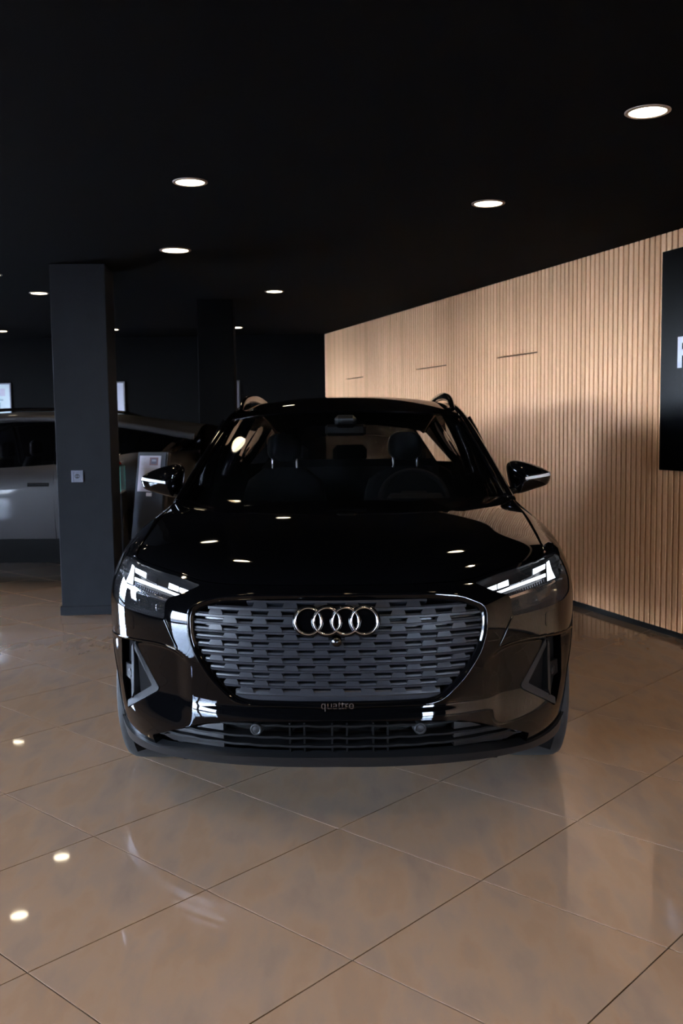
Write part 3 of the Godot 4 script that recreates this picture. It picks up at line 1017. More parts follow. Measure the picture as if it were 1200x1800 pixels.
func build_suv() -> void:
	suv_shape()
	var car = thing("black_suv", "glossy black electric suv facing forward with lit headlights and four ring badge", "car", Vector3(-0.022, 0, -3.2), -0.023)
	var mb = MB.new()
	var at = func(u: float, v: float) -> Vector3: return suv.at(u, v)
	# --- bumper skin
	var top = PackedVector2Array()
	var low = PackedVector2Array()
	var hl = rounded(pv(HEADLIGHT), 0.012)
	var bez = mirror_half(pv(BEZEL))
	bez = rounded(bez, 0.03, 5)
	var gri = rounded(mirror_half(pv(GRILLE)), 0.03, 5)
	var itk = rounded(pv(INTAKE), 0.012)
	var lwr = rounded(mirror_half(pv(LOWER)), 0.015)
	var q1 = 1.30
	for k in 41:
		var x = 0.83 * (k - 20) / 20.0
		top.append(Vector2(suv.qx(x, M3.spl(HOOD_X, HOOD_Y, absf(x))), M3.spl(HOOD_X, HOOD_Y, absf(x))))
	top.append(Vector2(q1, 0.935))
	top.insert(0, Vector2(-q1, 0.935))
	var lip_x = [0.0, 0.3, 0.45, 0.6, 0.70, 0.79, 0.86]
	var lip_y = [0.300, 0.296, 0.288, 0.272, 0.262, 0.262, 0.272]
	for k in 41:
		var x = 0.86 * (k - 20) / 20.0
		low.append(Vector2(suv.qx(x, 0.28), M3.spl(lip_x, lip_y, absf(x))))
	low.append(Vector2(q1, 0.285))
	low.insert(0, Vector2(-q1, 0.285))
	var keep = PackedVector2Array()
	keep.append_array(low)
	for i in range(top.size() - 1, -1, -1):
		keep.append(top[i])
	var us = front_us(suv, q1)
	var holes = [to_q(suv, hl), to_q(suv, hl, true), to_q(suv, bez), to_q(suv, lwr), to_q(suv, itk), to_q(suv, itk, true), arch(suv, 0.935, 0.355, 0.37, 1), arch(suv, 0.935, 0.355, 0.37, -1)]
	add_clip(mb, at, us, steps(0.24, 0.95, 118), keep, holes)
	for k in 6:
		add_rim(mb, suv, thick(holes[k], 0.03), 0.0, -0.03 if k != 5 else -0.03)
	# turned-in upper edge under the hood
	for i in top.size() - 1:
		var a = suv.at(top[i].x, top[i].y)
		var b = suv.at(top[i + 1].x, top[i + 1].y)
		var back = Vector3(0, -0.03, -0.025)
		mb.poly([a, b, b + back, a + back], Vector3(0, 0.3, -1))
	part(car, "front_bumper", mb, M.paint, "glossy black front bumper skin")
	# --- lip
	mb = MB.new()
	var bot_x = [0.0, 0.4, 0.6, 0.75, 0.85, 0.92]
	var bot_y = [0.263, 0.257, 0.244, 0.226, 0.212, 0.205]
	var under = PackedVector2Array()
	for k in 41:
		var x = 0.90 * (k - 20) / 20.0
		under.append(Vector2(suv.qx(x, 0.24), M3.spl(bot_x, bot_y, absf(x))))
	keep = PackedVector2Array()
	keep.append_array(under)
	keep.append(Vector2(q1, 0.205))
	for i in range(low.size() - 1, -1, -1):
		keep.append(low[i])
	keep.append(Vector2(-q1, 0.205))
	add_clip(mb, offset_fn(suv, 0.012), us, steps(0.19, 0.31, 13), keep, [holes[6], holes[7]])
	for i in under.size() - 1:
		var a = suv.off(under[i].x, under[i].y, 0.012)
		var b = suv.off(under[i + 1].x, under[i + 1].y, 0.012)
		mb.poly([a, b, b + Vector3(0, 0.012, -0.16), a + Vector3(0, 0.012, -0.16)], Vector3.DOWN)
	for i in low.size() - 1:
		mb.poly([suv.off(low[i].x, low[i].y, 0.012), suv.off(low[i + 1].x, low[i + 1].y, 0.012), suv.off(low[i + 1].x, low[i + 1].y + 0.002, -0.03), suv.off(low[i].x, low[i].y + 0.002, -0.03)], Vector3.UP)
	part(car, "spoiler_lip", mb, M.lip, "dark grey matte lower lip")
	build_grille(car, gri, bez)
	build_lower_grille(car, lwr)
	for left in [false, true]:
		build_intake(car, itk, left)
		build_headlight(car, hl, left)
		mb = MB.new()
		add_plate(mb, suv, rounded(pv([Vector2(0.742, 0.732), Vector2(0.742, 0.680), Vector2(0.802, 0.676), Vector2(0.802, 0.732)]), 0.012), 0.0015, 0.006, left)
		part(car, "washer_cover", mb, M.paint)
		mb = MB.new()
		var line = Curve3D.new()
		for c in [Vector2(0.603, 0.741), Vector2(0.590, 0.715), Vector2(0.573, 0.68), Vector2(0.560, 0.656), Vector2(0.557, 0.643), Vector2(0.575, 0.645), Vector2(0.63, 0.653), Vector2(0.70, 0.650), Vector2(0.78, 0.640), Vector2(0.85, 0.626), Vector2(0.895, 0.615)]:
			line.add_point(suv.xy(-c.x if left else c.x, c.y, 0.0))
		var bead = []
		for k in 61:
			bead.append(line.sample_baked(line.get_baked_length() * k / 60.0, true))
		add_tube(mb, bead, 0.0045, 10, false, Vector2.ONE, Vector3(0, 0, 1))
		part(car, "bumper_crease", mb, M.paint)
	build_badge(car)
	build_body(car)
	build_greenhouse(car)
	build_cabin(car)
	for side in [-1, 1]:
		build_mirror(car, side)
		for s in [0.935, 3.69]:
			build_wheel(car, Vector3(side * 0.782, 0.352, -s), side, 0.352)

func build_grille(car: Node3D, gri: PackedVector2Array, bez: PackedVector2Array) -> void:
	var g = Node3D.new()
	g.name = "front_grille"
	car.add_child(g)
	g.set_meta("label", "dark grey grille of staggered slots in a glossy black frame")
	# frame: proud outer edge, falling inwards to the slotted field
	var mb = MB.new()
	var qb = to_q(suv, bez)
	var qg = to_q(suv, gri)
	var rows = []
	var k = qb.size()
	for e in [[0.0, -0.02, 0.0], [0.0, 0.004, 0.0], [0.12, 0.009, 0.0], [0.35, 0.010, 0.0], [0.6, 0.004, 0.0], [1.0, -0.012, 0.0], [1.02, -0.045, 0.0]]:
		var row = []
		for i in k + 1:
			var p = qb[i % k].lerp(qg[i % k], e[0])
			row.append(suv.off(p.x, p.y, e[1]))
		rows.append(row)
	add_grid(mb, rows, false, true)
	part(g, "frame", mb, M.gloss, "glossy black octagonal frame")
	mb = MB.new()
	add_clip(mb, offset_fn(suv, -0.045), steps(-0.5, 0.5, 40), steps(0.47, 0.84, 16), qg, [])
	part(g, "slot_backing", mb, M.slot)
	# rows of bars and the tabs that bridge the slots
	var pitch = 0.0268
	var slot = 0.0085
	for r in 13:
		var yt = 0.8215 - pitch * (r - 1) - slot
		var yb = yt - (pitch - slot)
		if r == 0:
			yt = 0.836
			yb = 0.8215
		if r == 12:
			yb = 0.483
		var ym = (yt + yb) / 2
		var hx = 0.0
		for x in steps(0, 0.52, 260):
			if Geometry2D.is_point_in_polygon(Vector2(x, ym), gri):
				hx = x
		if hx < 0.05:
			hx = 0.30
		hx += 0.006
		mb = MB.new()
		rows = []
		var h = yt - yb
		for e in [[yt, -0.04], [yt, -0.016], [yt - h * 0.12, -0.0125], [yt - h * 0.42, -0.011], [yt - h * 0.52, -0.0075], [yb + h * 0.08, -0.009], [yb, -0.012], [yb, -0.04]]:
			var row = []
			for i in 41:
				row.append(suv.xy(hx * (i - 20) / 20.0, e[0], e[1]))
			rows.append(row)
		for j in rows.size() - 1:
			add_grid(mb, [rows[j], rows[j + 1]], true)
		part(g, "grille_bar", mb, M.grille)
	for r in 12:
		var y = 0.8215 - pitch * r
		for c in range(-6, 7):
			var x = 0.1035 * c + (0.0517 if r % 2 == 0 else 0.0)
			var ok = true
			for e in [-0.026, 0.026]:
				if not Geometry2D.is_point_in_polygon(Vector2(x + e, y - 0.004), gri):
					ok = false
			if not ok:
				continue
			mb = MB.new()
			add_plate(mb, suv, PackedVector2Array([Vector2(x - 0.019, y + 0.0015), Vector2(x + 0.019, y + 0.0015), Vector2(x + 0.0245, y - 0.0095), Vector2(x + 0.0245, y - 0.0165), Vector2(x - 0.0245, y - 0.0165), Vector2(x - 0.0245, y - 0.0095)]), -0.0068, 0.03)
			part(g, "grille_tab", mb, M.grille)
	# wordmark on the lower frame
	var tm = TextMesh.new()
	var font = SystemFont.new()
	font.font_names = PackedStringArray(["Droid Sans"])
	tm.font = font
	tm.text = "quattro"
	tm.font_size = 32
	tm.pixel_size = 0.00105
	tm.depth = 0.003
	var t = part(g, "wordmark", tm, M.letter_chrome, "small chrome lettering quattro")
	t.position = suv.xy(0.0, 0.4735, 0.008) + Vector3(0, 0.001, 0.0)

func build_lower_grille(car: Node3D, lwr: PackedVector2Array) -> void:
	var g = Node3D.new()
	g.name = "lower_grille"
	car.add_child(g)
	var mb = MB.new()
	var ql = to_q(suv, lwr)
	add_clip(mb, offset_fn(suv, -0.07), steps(-0.9, 0.9, 50), steps(0.22, 0.45, 14), ql, [])
	part(g, "backing", mb, M.slot)
	for y in [0.404, 0.362, 0.331]:
		var hx = 0.0
		for x in steps(0, 0.7, 200):
			if Geometry2D.is_point_in_polygon(Vector2(x, y), lwr):
				hx = x
		mb = MB.new()
		for e in [[[y + 0.004, -0.06], [y + 0.002, -0.012], [y - 0.004, -0.009], [y - 0.006, -0.014], [y - 0.004, -0.06]]]:
			for j in e.size() - 1:
				var ra = []
				var rb = []
				for i in 49:
					var x = hx * (i - 24) / 24.0
					var dip = -0.003 * smoothstep(0.0, 1.0, absf(sin(x * 30.0)))
					ra.append(suv.xy(x, e[j][0] + dip, e[j][1]))
					rb.append(suv.xy(x, e[j + 1][0] + dip, e[j + 1][1]))
				add_grid(mb, [ra, rb], true)
		part(g, "louvre", mb, M.matte_black)
	for x in [-0.165, -0.115, -0.02, 0.03, 0.12, 0.17]:
		mb = MB.new()
		add_plate(mb, suv, PackedVector2Array([Vector2(x - 0.003, 0.41), Vector2(x + 0.003, 0.41), Vector2(x + 0.003, 0.298), Vector2(x - 0.003, 0.298)]), -0.02, 0.04)
		part(g, "upright", mb, M.matte_black)
	# closed outer panels between the louvres
	for left in [false, true]:
		for b in [[Vector2(0.40, 0.396), Vector2(0.46, 0.386), Vector2(0.50, 0.370), Vector2(0.40, 0.370)], [Vector2(0.40, 0.357), Vector2(0.55, 0.355), Vector2(0.605, 0.336), Vector2(0.40, 0.338)], [Vector2(0.40, 0.326), Vector2(0.60, 0.324), Vector2(0.645, 0.305), Vector2(0.60, 0.292), Vector2(0.40, 0.304)]]:
			mb = MB.new()
			add_plate(mb, suv, pv(b), -0.016, 0.02, left)
			part(g, "blanking_panel", mb, M.lip)
	for s in [-1, 1]:
		var p = suv.xy(s * 0.279, 0.386, -0.012)
		var xf = Transform3D(Basis(Quaternion(Vector3.UP, suv.xyn(s * 0.279, 0.386))), p)
		mb = MB.new()
		add_lathe(mb, [Vector2(0.021, -0.03), Vector2(0.021, 0.006), Vector2(0.019, 0.009), Vector2(0.0135, 0.009), Vector2(0.0125, 0.006), Vector2(0.0125, 0.0075), Vector2(0.0001, 0.0085)], 24, xf)
		part(g, "parking_sensor", mb, M.sensor)

func build_intake(car: Node3D, itk: PackedVector2Array, left: bool) -> void:
	var g = Node3D.new()
	g.name = "air_intake"
	car.add_child(g, true)
	var q = to_q(suv, itk, left)
	var mb = MB.new()
	add_clip(mb, offset_fn(suv, -0.03), steps(q[0].x - 0.6, q[0].x + 0.6, 50), steps(0.33, 0.65, 20), q, [])
	part(g, "housing", mb, M.matte_black)
	var sx = -1.0 if left else 1.0
	# dark sunk facet inside a raised grey triangular frame
	var a = suv.xy(sx * 0.752, 0.624, -0.012)
	var b = suv.xy(sx * 0.655, 0.482, -0.012)
	var c = suv.xy(sx * 0.768, 0.402, -0.028)
	var d = suv.xy(sx * 0.768, 0.60, -0.028)
	mb = MB.new()
	mb.poly([a, b, c], Vector3(-sx * 0.2, 0.1, 1))
	mb.poly([a, c, d], Vector3(-sx * 0.2, 0.1, 1))
	part(g, "facet", mb, M.matte_black, "sunk black facet")
	mb = MB.new()
	add_plate(mb, suv, rounded(pv([Vector2(0.749, 0.628), Vector2(0.646, 0.478), Vector2(0.653, 0.464), Vector2(0.803, 0.358), Vector2(0.799, 0.388), Vector2(0.676, 0.479), Vector2(0.755, 0.600)]), 0.006, 3), 0.003, 0.02, left)
	part(g, "frame", mb, M.intake, "grey triangular frame")
	mb = MB.new()
	add_plate(mb, suv, pv([Vector2(0.757, 0.618), Vector2(0.766, 0.605), Vector2(0.777, 0.46), Vector2(0.775, 0.405), Vector2(0.764, 0.43), Vector2(0.757, 0.56)]), 0.004, 0.03, left)
	part(g, "fin", mb, M.lip)
	mb = MB.new()
	add_plate(mb, suv, pv([Vector2(0.779, 0.518), Vector2(0.835, 0.512), Vector2(0.842, 0.455), Vector2(0.781, 0.452)]), -0.012, 0.02, left)
	part(g, "sensor_holder", mb, M.matte_black)
	mb = MB.new()
	var p = suv.xy(sx * 0.806, 0.482, -0.012)
	add_lathe(mb, [Vector2(0.017, -0.01), Vector2(0.017, 0.003), Vector2(0.011, 0.004), Vector2(0.0105, 0.002), Vector2(0.0001, 0.003)], 22, Transform3D(Basis(Quaternion(Vector3.UP, suv.xyn(sx * 0.806, 0.482))), p))
	part(g, "sensor", mb, M.sensor)

func build_headlight(car: Node3D, hl: PackedVector2Array, left: bool) -> void:
	var g = Node3D.new()
	g.name = "headlight"
	car.add_child(g, true)
	g.set_meta("label", "lit headlight with stepped white daytime light bars")
	var q = to_q(suv, hl, left)
	var us = steps(-1.4, -0.4, 50) if left else steps(0.4, 1.4, 50)
	var vs = steps(0.72, 0.94, 22)
	var mb = MB.new()
	add_clip(mb, offset_fn(suv, -0.06), us, vs, q, [])
	add_rim(mb, suv, thick(q, 0.03), -0.004, -0.06)
	part(g, "housing", mb, M.slot)
	mb = MB.new()
	add_clip(mb, offset_fn(suv, -0.003), us, vs, q, [])
	part(g, "lens_cover", mb, M.lens, "clear lens")
	var bars = [
		[Vector2(0.822, 0.898), Vector2(0.808, 0.895), Vector2(0.796, 0.836), Vector2(0.840, 0.834), Vector2(0.826, 0.866)],
		[Vector2(0.789, 0.8645), Vector2(0.787, 0.855), Vector2(0.563, 0.831), Vector2(0.547, 0.8365)],
		[Vector2(0.798, 0.892), Vector2(0.735, 0.887), Vector2(0.732, 0.871), Vector2(0.792, 0.877)],
		[Vector2(0.619, 0.871), Vector2(0.575, 0.865), Vector2(0.574, 0.851), Vector2(0.617, 0.858)],
		[Vector2(0.570, 0.864), Vector2(0.530, 0.858), Vector2(0.530, 0.845), Vector2(0.569, 0.850)],
		[Vector2(0.526, 0.857), Vector2(0.505, 0.854), Vector2(0.527, 0.846)]]
	for b in bars:
		mb = MB.new()
		add_plate(mb, suv, pv(b), -0.028, 0.003, left)
		part(g, "daytime_light", mb, M.drl)
	for b in [[Vector2(0.730, 0.8835), Vector2(0.679, 0.8805), Vector2(0.675, 0.8635), Vector2(0.7275, 0.870)], [Vector2(0.6705, 0.8785), Vector2(0.6245, 0.872), Vector2(0.6235, 0.8575), Vector2(0.6685, 0.862)]]:
		mb = MB.new()
		for k in 6:
			var t0 = (k + 0.12) / 6.0
			var t1 = (k + 0.80) / 6.0
			add_plate(mb, suv, pv([b[0].lerp(b[1], t0), b[0].lerp(b[1], t1), b[3].lerp(b[2], t1), b[3].lerp(b[2], t0)]), -0.030, 0.014, left)
		part(g, "unlit_segment", mb, M.dark_chrome)
	mb = MB.new()
	var ca = Vector2(0.783, 0.849)
	var cb = Vector2(0.572, 0.8255)
	var cc = Vector2(0.781, 0.833)
	var cd = Vector2(0.577, 0.820)
	for k in 19:
		var t0 = (k + 0.1) / 19.0
		var t1 = (k + 0.55) / 19.0
		add_plate(mb, suv, pv([ca.lerp(cb, t0), ca.lerp(cb, t1), cc.lerp(cd, t1), cc.lerp(cd, t0)]), -0.028, 0.02, left)
	part(g, "reflector_fins", mb, M.dark_chrome)
	mb = MB.new()
	add_plate(mb, suv, pv([Vector2(0.828, 0.829), Vector2(0.785, 0.8275), Vector2(0.612, 0.8155), Vector2(0.612, 0.806), Vector2(0.785, 0.816), Vector2(0.832, 0.820)]), -0.024, 0.03, left)
	part(g, "reflector_strip", mb, M.chrome)
	# projector bay with two round lenses behind a dark mask
	mb = MB.new()
	add_plate(mb, suv, pv([Vector2(0.858, 0.812), Vector2(0.785, 0.811), Vector2(0.612, 0.800), Vector2(0.610, 0.752), Vector2(0.735, 0.756), Vector2(0.832, 0.760), Vector2(0.866, 0.776)]), -0.042, 0.02, left)
	part(g, "projector_mask", mb, M.gloss)
	var sx = -1.0 if left else 1.0
	for x in [0.66, 0.745]:
		mb = MB.new()
		var nn = suv.xyn(sx * x, 0.78)
		add_lathe(mb, [Vector2(0.0185, -0.004), Vector2(0.0185, 0.004), Vector2(0.0165, 0.006), Vector2(0.015, 0.005), Vector2(0.011, 0.009), Vector2(0.0001, 0.0115)], 22, Transform3D(Basis(Quaternion(Vector3.UP, (nn + Vector3(0, 0, 1)).normalized())), suv.xy(sx * x, 0.78, -0.041)))
		part(g, "projector_lens", mb, M.camera_lens)

func build_badge(car: Node3D) -> void:
	var g = Node3D.new()
	g.name = "badge"
	car.add_child(g)
	g.set_meta("label", "four interlocked chrome rings on the grille")
	var y = 0.763
	var mb = MB.new()
	for k in 4:
		var x = -0.0925 + 0.0617 * k
		var p = suv.xy(x, y, 0.004 + 0.0003 * k)
		add_lathe(mb, [Vector2(0.0535, -0.03), Vector2(0.0535, 0.0), Vector2(0.051, 0.004), Vector2(0.049, 0.003), Vector2(0.0001, 0.003)], 44, Transform3D(Basis(Quaternion(Vector3.UP, suv.xyn(x, y))), p))
	part(g, "backing_disc", mb, M.gloss)
	for k in 4:
		var x = -0.0925 + 0.0617 * k
		var nn = suv.xyn(x, y)
		var p = suv.xy(x, y, 0.0095)
		var b = Basis(Quaternion(Vector3.UP, nn))
		var path = []
		for i in 48:
			var a = TAU * i / 48.0
			path.append(p + b * Vector3(0.0435 * cos(a), 0, 0.0435 * sin(a)))
		mb = MB.new()
		add_tube(mb, path, 0.0042, 10, true, Vector2.ONE, nn)
		part(g, "ring", mb, M.chrome)
	mb = MB.new()
	var c = suv.xy(0.0, 0.693, -0.006)
	add_lathe(mb, [Vector2(0.019, -0.02), Vector2(0.018, 0.004), Vector2(0.014, 0.009), Vector2(0.0125, 0.008), Vector2(0.009, 0.012), Vector2(0.0001, 0.0145)], 26, Transform3D(Basis(Vector3.RIGHT, PI / 2), c))
	part(car, "front_camera", mb, M.camera_lens, "round camera under the badge")

func build_body(car: Node3D) -> void:
	var at = func(u: float, v: float) -> Vector3: return suv.at(u, v)
	# hood
	var P = []
	for j in 61:
		var e = pow(j / 60.0, 1.6)
		var row = []
		for i in 81:
			var w = (i - 40) / 40.0
			var xf = w * 0.762
			var xr = w * 0.788
			var sf = hood_front(xf) + 0.004
			var x = lerpf(xf, xr, e)
			var s = lerpf(sf, cowl_s(xr), e)
			row.append(Vector3(x, hood_y(x, s, lerpf(sf, hood_front(x), 0.5)) + 0.001, -s))
		P.append(row)
	var mb = MB.new()
	add_grid(mb, P)
	# folded front edge
	var fold = []
	for k in 3:
		var row = []
		for i in 81:
			row.append(P[0][i] + [Vector3.ZERO, Vector3(0, -0.005, -0.003), Vector3(0, -0.012, -0.03)][k])
		fold.append(row)
	add_grid(mb, fold, true)
	part(car, "hood", mb, M.paint, "glossy black hood")
	for side in [-1, 1]:
		var sd: int = side
		# shoulder strip between hood and flank, then the flank panels
		mb = MB.new()
		var rows = []
		for j in 41:
			var s = lerpf(0.465, 1.5, j / 40.0)
			var xs = M3.spl([0.45, 0.9, 1.5], [0.766, 0.780, 0.793], s)
			var A = Vector3(sd * xs, hood_y(xs, s, hood_front(0.764)), -s)
			var yb = shoulder(s)
			var B = suv.at(sd * suv.qs(s, yb), yb)
			var row = [A + Vector3(0, -0.02, 0)]
			for k in 9:
				var w = k / 8.0
				row.append(A.lerp(B, w) + Vector3(0, 0.006 * 4.0 * w * (1.0 - w) - 0.0, 0))
			rows.append(row)
		add_grid(mb, rows, sd < 0)
		part(car, "fender_top", mb, M.paint)
		mb = MB.new()
		var arch_f = arch(suv, 0.935, 0.355, 0.37, sd)
		var keep = PackedVector2Array()
		keep.append(Vector2(sd * 1.305, 0.345))
		keep.append(Vector2(sd * suv.qs(1.28, 0.5), 0.345))
		for k in 21:
			var s = lerpf(1.28, 0.625, k / 20.0)
			keep.append(Vector2(sd * suv.qs(s, shoulder(s)), shoulder(s)))
		var us = steps(1.28, 2.2, 46) if sd > 0 else steps(-2.2, -1.28, 46)
		add_clip(mb, at, us, steps(0.18, 1.06, 60), keep, [arch_f])
		part(car, "front_fender", mb, M.paint)
		mb = MB.new()
		add_rim(mb, suv, arch_f, 0.002, -0.12)
		part(car, "wheel_arch_liner", mb, M.matte_black)
		var arch_r = arch(suv, 3.69, 0.355, 0.385, sd)
		mb = MB.new()
		add_rim(mb, suv, arch_r, 0.002, -0.12)
		part(car, "wheel_arch_liner", mb, M.matte_black)
		var qe = PI / 2 + (suv.rear - 0.85) / 0.85 + PI / 2
		for d in [["front_door", 1.284, 2.35, 0.30], ["rear_door", 2.354, 3.30, 0.30], ["quarter_panel", 3.304, 9.0, 0.22]]:
			mb = MB.new()
			var qa: float = suv.qs(d[1], 0.6)
			var qb: float = suv.qs(d[2], 0.6) if d[2] < 5.0 else qe
			keep = PackedVector2Array([Vector2(sd * qa, d[3]), Vector2(sd * qb, d[3])])
			for k in 17:
				var q = lerpf(qb, qa, k / 16.0)
				var s = -suv.at(q, 0.9).z
				keep.append(Vector2(sd * q, M3.spl(suv.ls, suv.ly, minf(s, suv.rear))))
			us = steps(qa - 0.02, qb + 0.02, 44)
			if sd < 0:
				us = steps(-qb - 0.02, -qa + 0.02, 44)
			add_clip(mb, at, us, steps(0.2, 1.14, 50), keep, [arch_r])
			var pn = part(car, d[0], mb, M.paint)
			if d[0] != "quarter_panel":
				mb = MB.new()
				var sh: float = d[2] - 0.16
				var hp = []
				for k in 9:
					var ss = sh - 0.20 * k / 8.0
					hp.append(suv.off(sd * suv.qs(ss, 0.93), 0.93 + 0.0, 0.012 + 0.012 * sin(PI * k / 8.0)))
				add_tube(mb, hp, 0.010, 8, false, Vector2(0.8, 1.3))
				part(pn, "handle", mb, M.gloss)
		mb = MB.new()
		keep = PackedVector2Array([Vector2(sd * suv.qs(1.2, 0.3), 0.20), Vector2(sd * suv.qs(3.36, 0.3), 0.20), Vector2(sd * suv.qs(3.36, 0.3), 0.298), Vector2(sd * suv.qs(1.2, 0.3), 0.298)])
		us = steps(1.9, 4.6, 30) if sd > 0 else steps(-4.6, -1.9, 30)
		add_clip(mb, offset_fn(suv, 0.008), us, steps(0.19, 0.31, 6), keep, [arch_f, arch_r])
		part(car, "side_sill", mb, M.lip)
	mb = MB.new()
	add_box(mb, Vector3(0, 0.27, -2.3), Vector3(1.16, 0.10, 4.2), 0.02)
	add_box(mb, Vector3(0, 0.30, -2.3), Vector3(1.66, 0.14, 1.9), 0.02)
	add_box(mb, Vector3(0, 0.52, -0.62), Vector3(1.10, 0.46, 0.75), 0.03)
	part(car, "underbody", mb, M.matte_black)
	# cowl and wipers
	mb = MB.new()
	var rows2 = []
	for k in 3:
		var row = []
		for i in 41:
			var x = 0.785 * (i - 20) / 20.0
			var s = cowl_s(x) - 0.01 + 0.06 * k
			row.append(Vector3(x, hood_base(x, cowl_s(x)) - 0.022 + 0.006 * k, -s))
		rows2.append(row)
	add_grid(mb, rows2)
	part(car, "cowl_panel", mb, M.matte_black)
	for x0 in [-0.55, 0.05]:
		mb = MB.new()
		var path = []
		for k in 13:
			var x: float = x0 + 0.58 * k / 12.0
			path.append(Vector3(x, hood_base(x, cowl_s(x)) - 0.024 + 0.008 * sin(PI * k / 12.0), -(cowl_s(x) + 0.075)))
		add_tube(mb, path, 0.007, 6)
		part(car, "wiper", mb, M.black_plastic)

func build_greenhouse(car: Node3D) -> void:
	var mb = MB.new()
	var rows = []
	for j in 21:
		var e = j / 20.0
		var row = []
		for i in 41:
			var w = (i - 20) / 20.0
			var x = w * 0.765
			var bot = Vector3(x, hood_base(x, cowl_s(x)) - 0.012, -(cowl_s(x) + 0.06))
			var top = roof_pt(w * 0.985, header_s(w))
			row.append(bot.lerp(top, e) + Vector3(0, 0.9, 0.45) * 0.012 * 4.0 * e * (1.0 - e) * (1.0 - 0.5 * w * w))
		rows.append(row)
	add_grid(mb, rows)
	part(car, "windshield", mb, M.glass, "dark windshield glass")
	mb = MB.new()
	rows = []
	for j in 41:
		var e = j / 40.0
		var row = []
		for i in 41:
			var w = (i - 20) / 20.0
			var s = lerpf(header_s(w) + 0.006, 4.28, e)
			row.append(roof_pt(w, s) + Vector3(0, 0.004, 0))
		rows.append(row)
	add_grid(mb, rows)
	var lip = []
	for k in 2:
		var row = []
		for i in 41:
			row.append(rows[0][i] + Vector3(0, -0.012 * k, -0.004 * k))
		lip.append(row)
	add_grid(mb, lip, true)
	part(car, "roof", mb, M.paint, "glossy black roof")
	mb = MB.new()
	var liner = []
	for j in 21:
		var row = []
		for i in 25:
			var w = (i - 12) / 12.0 * 0.97
			row.append(roof_pt(w, lerpf(header_s(w) + 0.03, 4.2, j / 20.0)) + Vector3(0, -0.035 * smoothstep(0.0, 0.15, j / 20.0) - 0.006, 0))
		liner.append(row)
	add_grid(mb, liner, true)
	part(car, "headliner", mb, M.interior)
	for side in [-1, 1]:
		var sd: int = side
		mb = MB.new()
		var path = []
		for k in 33:
			var s = lerpf(1.46, 4.3, k / 32.0)
			path.append(Vector3(sd * (M3.spl(CANT_S, CANT_X, s) + 0.004), M3.spl(CANT_S, CANT_Y, s) - 0.006, -s))
		add_tube(mb, path, 0.027, 12, false, Vector2(0.85, 0.9))
		part(car, "roof_pillar", mb, M.paint, "glossy black windscreen pillar and roof frame")
		mb = MB.new()
		path = []
		for k in 15:
			var s = lerpf(1.5, 2.38, k / 14.0)
			path.append(Vector3(sd * (M3.spl(CANT_S, CANT_X, s) - 0.018), M3.spl(CANT_S, CANT_Y, s) + 0.006, -(s - 0.02)))
		add_tube(mb, path, 0.006, 6)
		part(car, "windshield_trim", mb, M.gloss)
		# roof rail
		mb = MB.new()
		path = []
		for k in 33:
			var t = k / 32.0
			path.append(Vector3(sd * M3.spl([2.62, 2.7, 2.85, 3.1, 3.5, 3.9, 4.02], [0.624, 0.620, 0.612, 0.600, 0.584, 0.565, 0.556], lerpf(2.62, 4.02, t)), M3.spl([2.62, 2.67, 2.75, 2.86, 3.1, 3.5, 3.9, 4.02], [1.488, 1.522, 1.548, 1.563, 1.574, 1.562, 1.505, 1.452], lerpf(2.62, 4.02, t)), -lerpf(2.62, 4.02, t)))
		add_tube(mb, path, 0.017, 12, false, Vector2(0.85, 1.5))
		part(car, "roof_rail", mb, M.gloss)
		# side glass
		for d in [["front_side_window", 1.66, 2.33], ["rear_side_window", 2.41, 3.27], ["quarter_window", 3.35, 3.80]]:
			mb = MB.new()
			rows = []
			for j in 13:
				var row = []
				for i in 17:
					var s = lerpf(d[1], d[2], i / 16.0)
					var b = Vector3(sd * (M3.spl(suv.ls, suv.lx, s) - 0.012), M3.spl(suv.ls, suv.ly, s) + 0.004, -s)
					var tp = Vector3(sd * M3.spl(CANT_S, CANT_X, s), M3.spl(CANT_S, CANT_Y, s) - 0.02, -s)
					var e = j / 12.0
					row.append(b.lerp(tp, e) + Vector3(sd * 0.02 * 4.0 * e * (1 - e), 0, 0))
				rows.append(row)
			add_grid(mb, rows, sd < 0)
			part(car, d[0], mb, M.dark_glass)
		for s in [2.37, 3.31]:
			mb = MB.new()
			path = []
			for k in 7:
				var e = k / 6.0
				path.append(Vector3(sd * (lerpf(M3.spl(suv.ls, suv.lx, s) - 0.016, M3.spl(CANT_S, CANT_X, s), e) + 0.02 * 4.0 * e * (1 - e)), lerpf(M3.spl(suv.ls, suv.ly, s), M3.spl(CANT_S, CANT_Y, s), e), -s))
			add_tube(mb, path, 0.04, 8, false, Vector2(0.35, 1.0), Vector3(sd, 0, 0))
			part(car, "door_pillar", mb, M.gloss)
		mb = MB.new()
		rows = []
		for j in 7:
			var row = []
			for i in 9:
				var s = lerpf(3.80, 4.30, i / 8.0)
				var sb = minf(s, 4.2)
				var b = suv.at(sd * suv.qs(sb, 1.09), 1.09)
				row.append(b.lerp(Vector3(sd * M3.spl(CANT_S, CANT_X, s), M3.spl(CANT_S, CANT_Y, s), -s), j / 6.0))
			rows.append(row)
		add_grid(mb, rows, sd < 0)
		part(car, "rear_pillar", mb, M.paint)
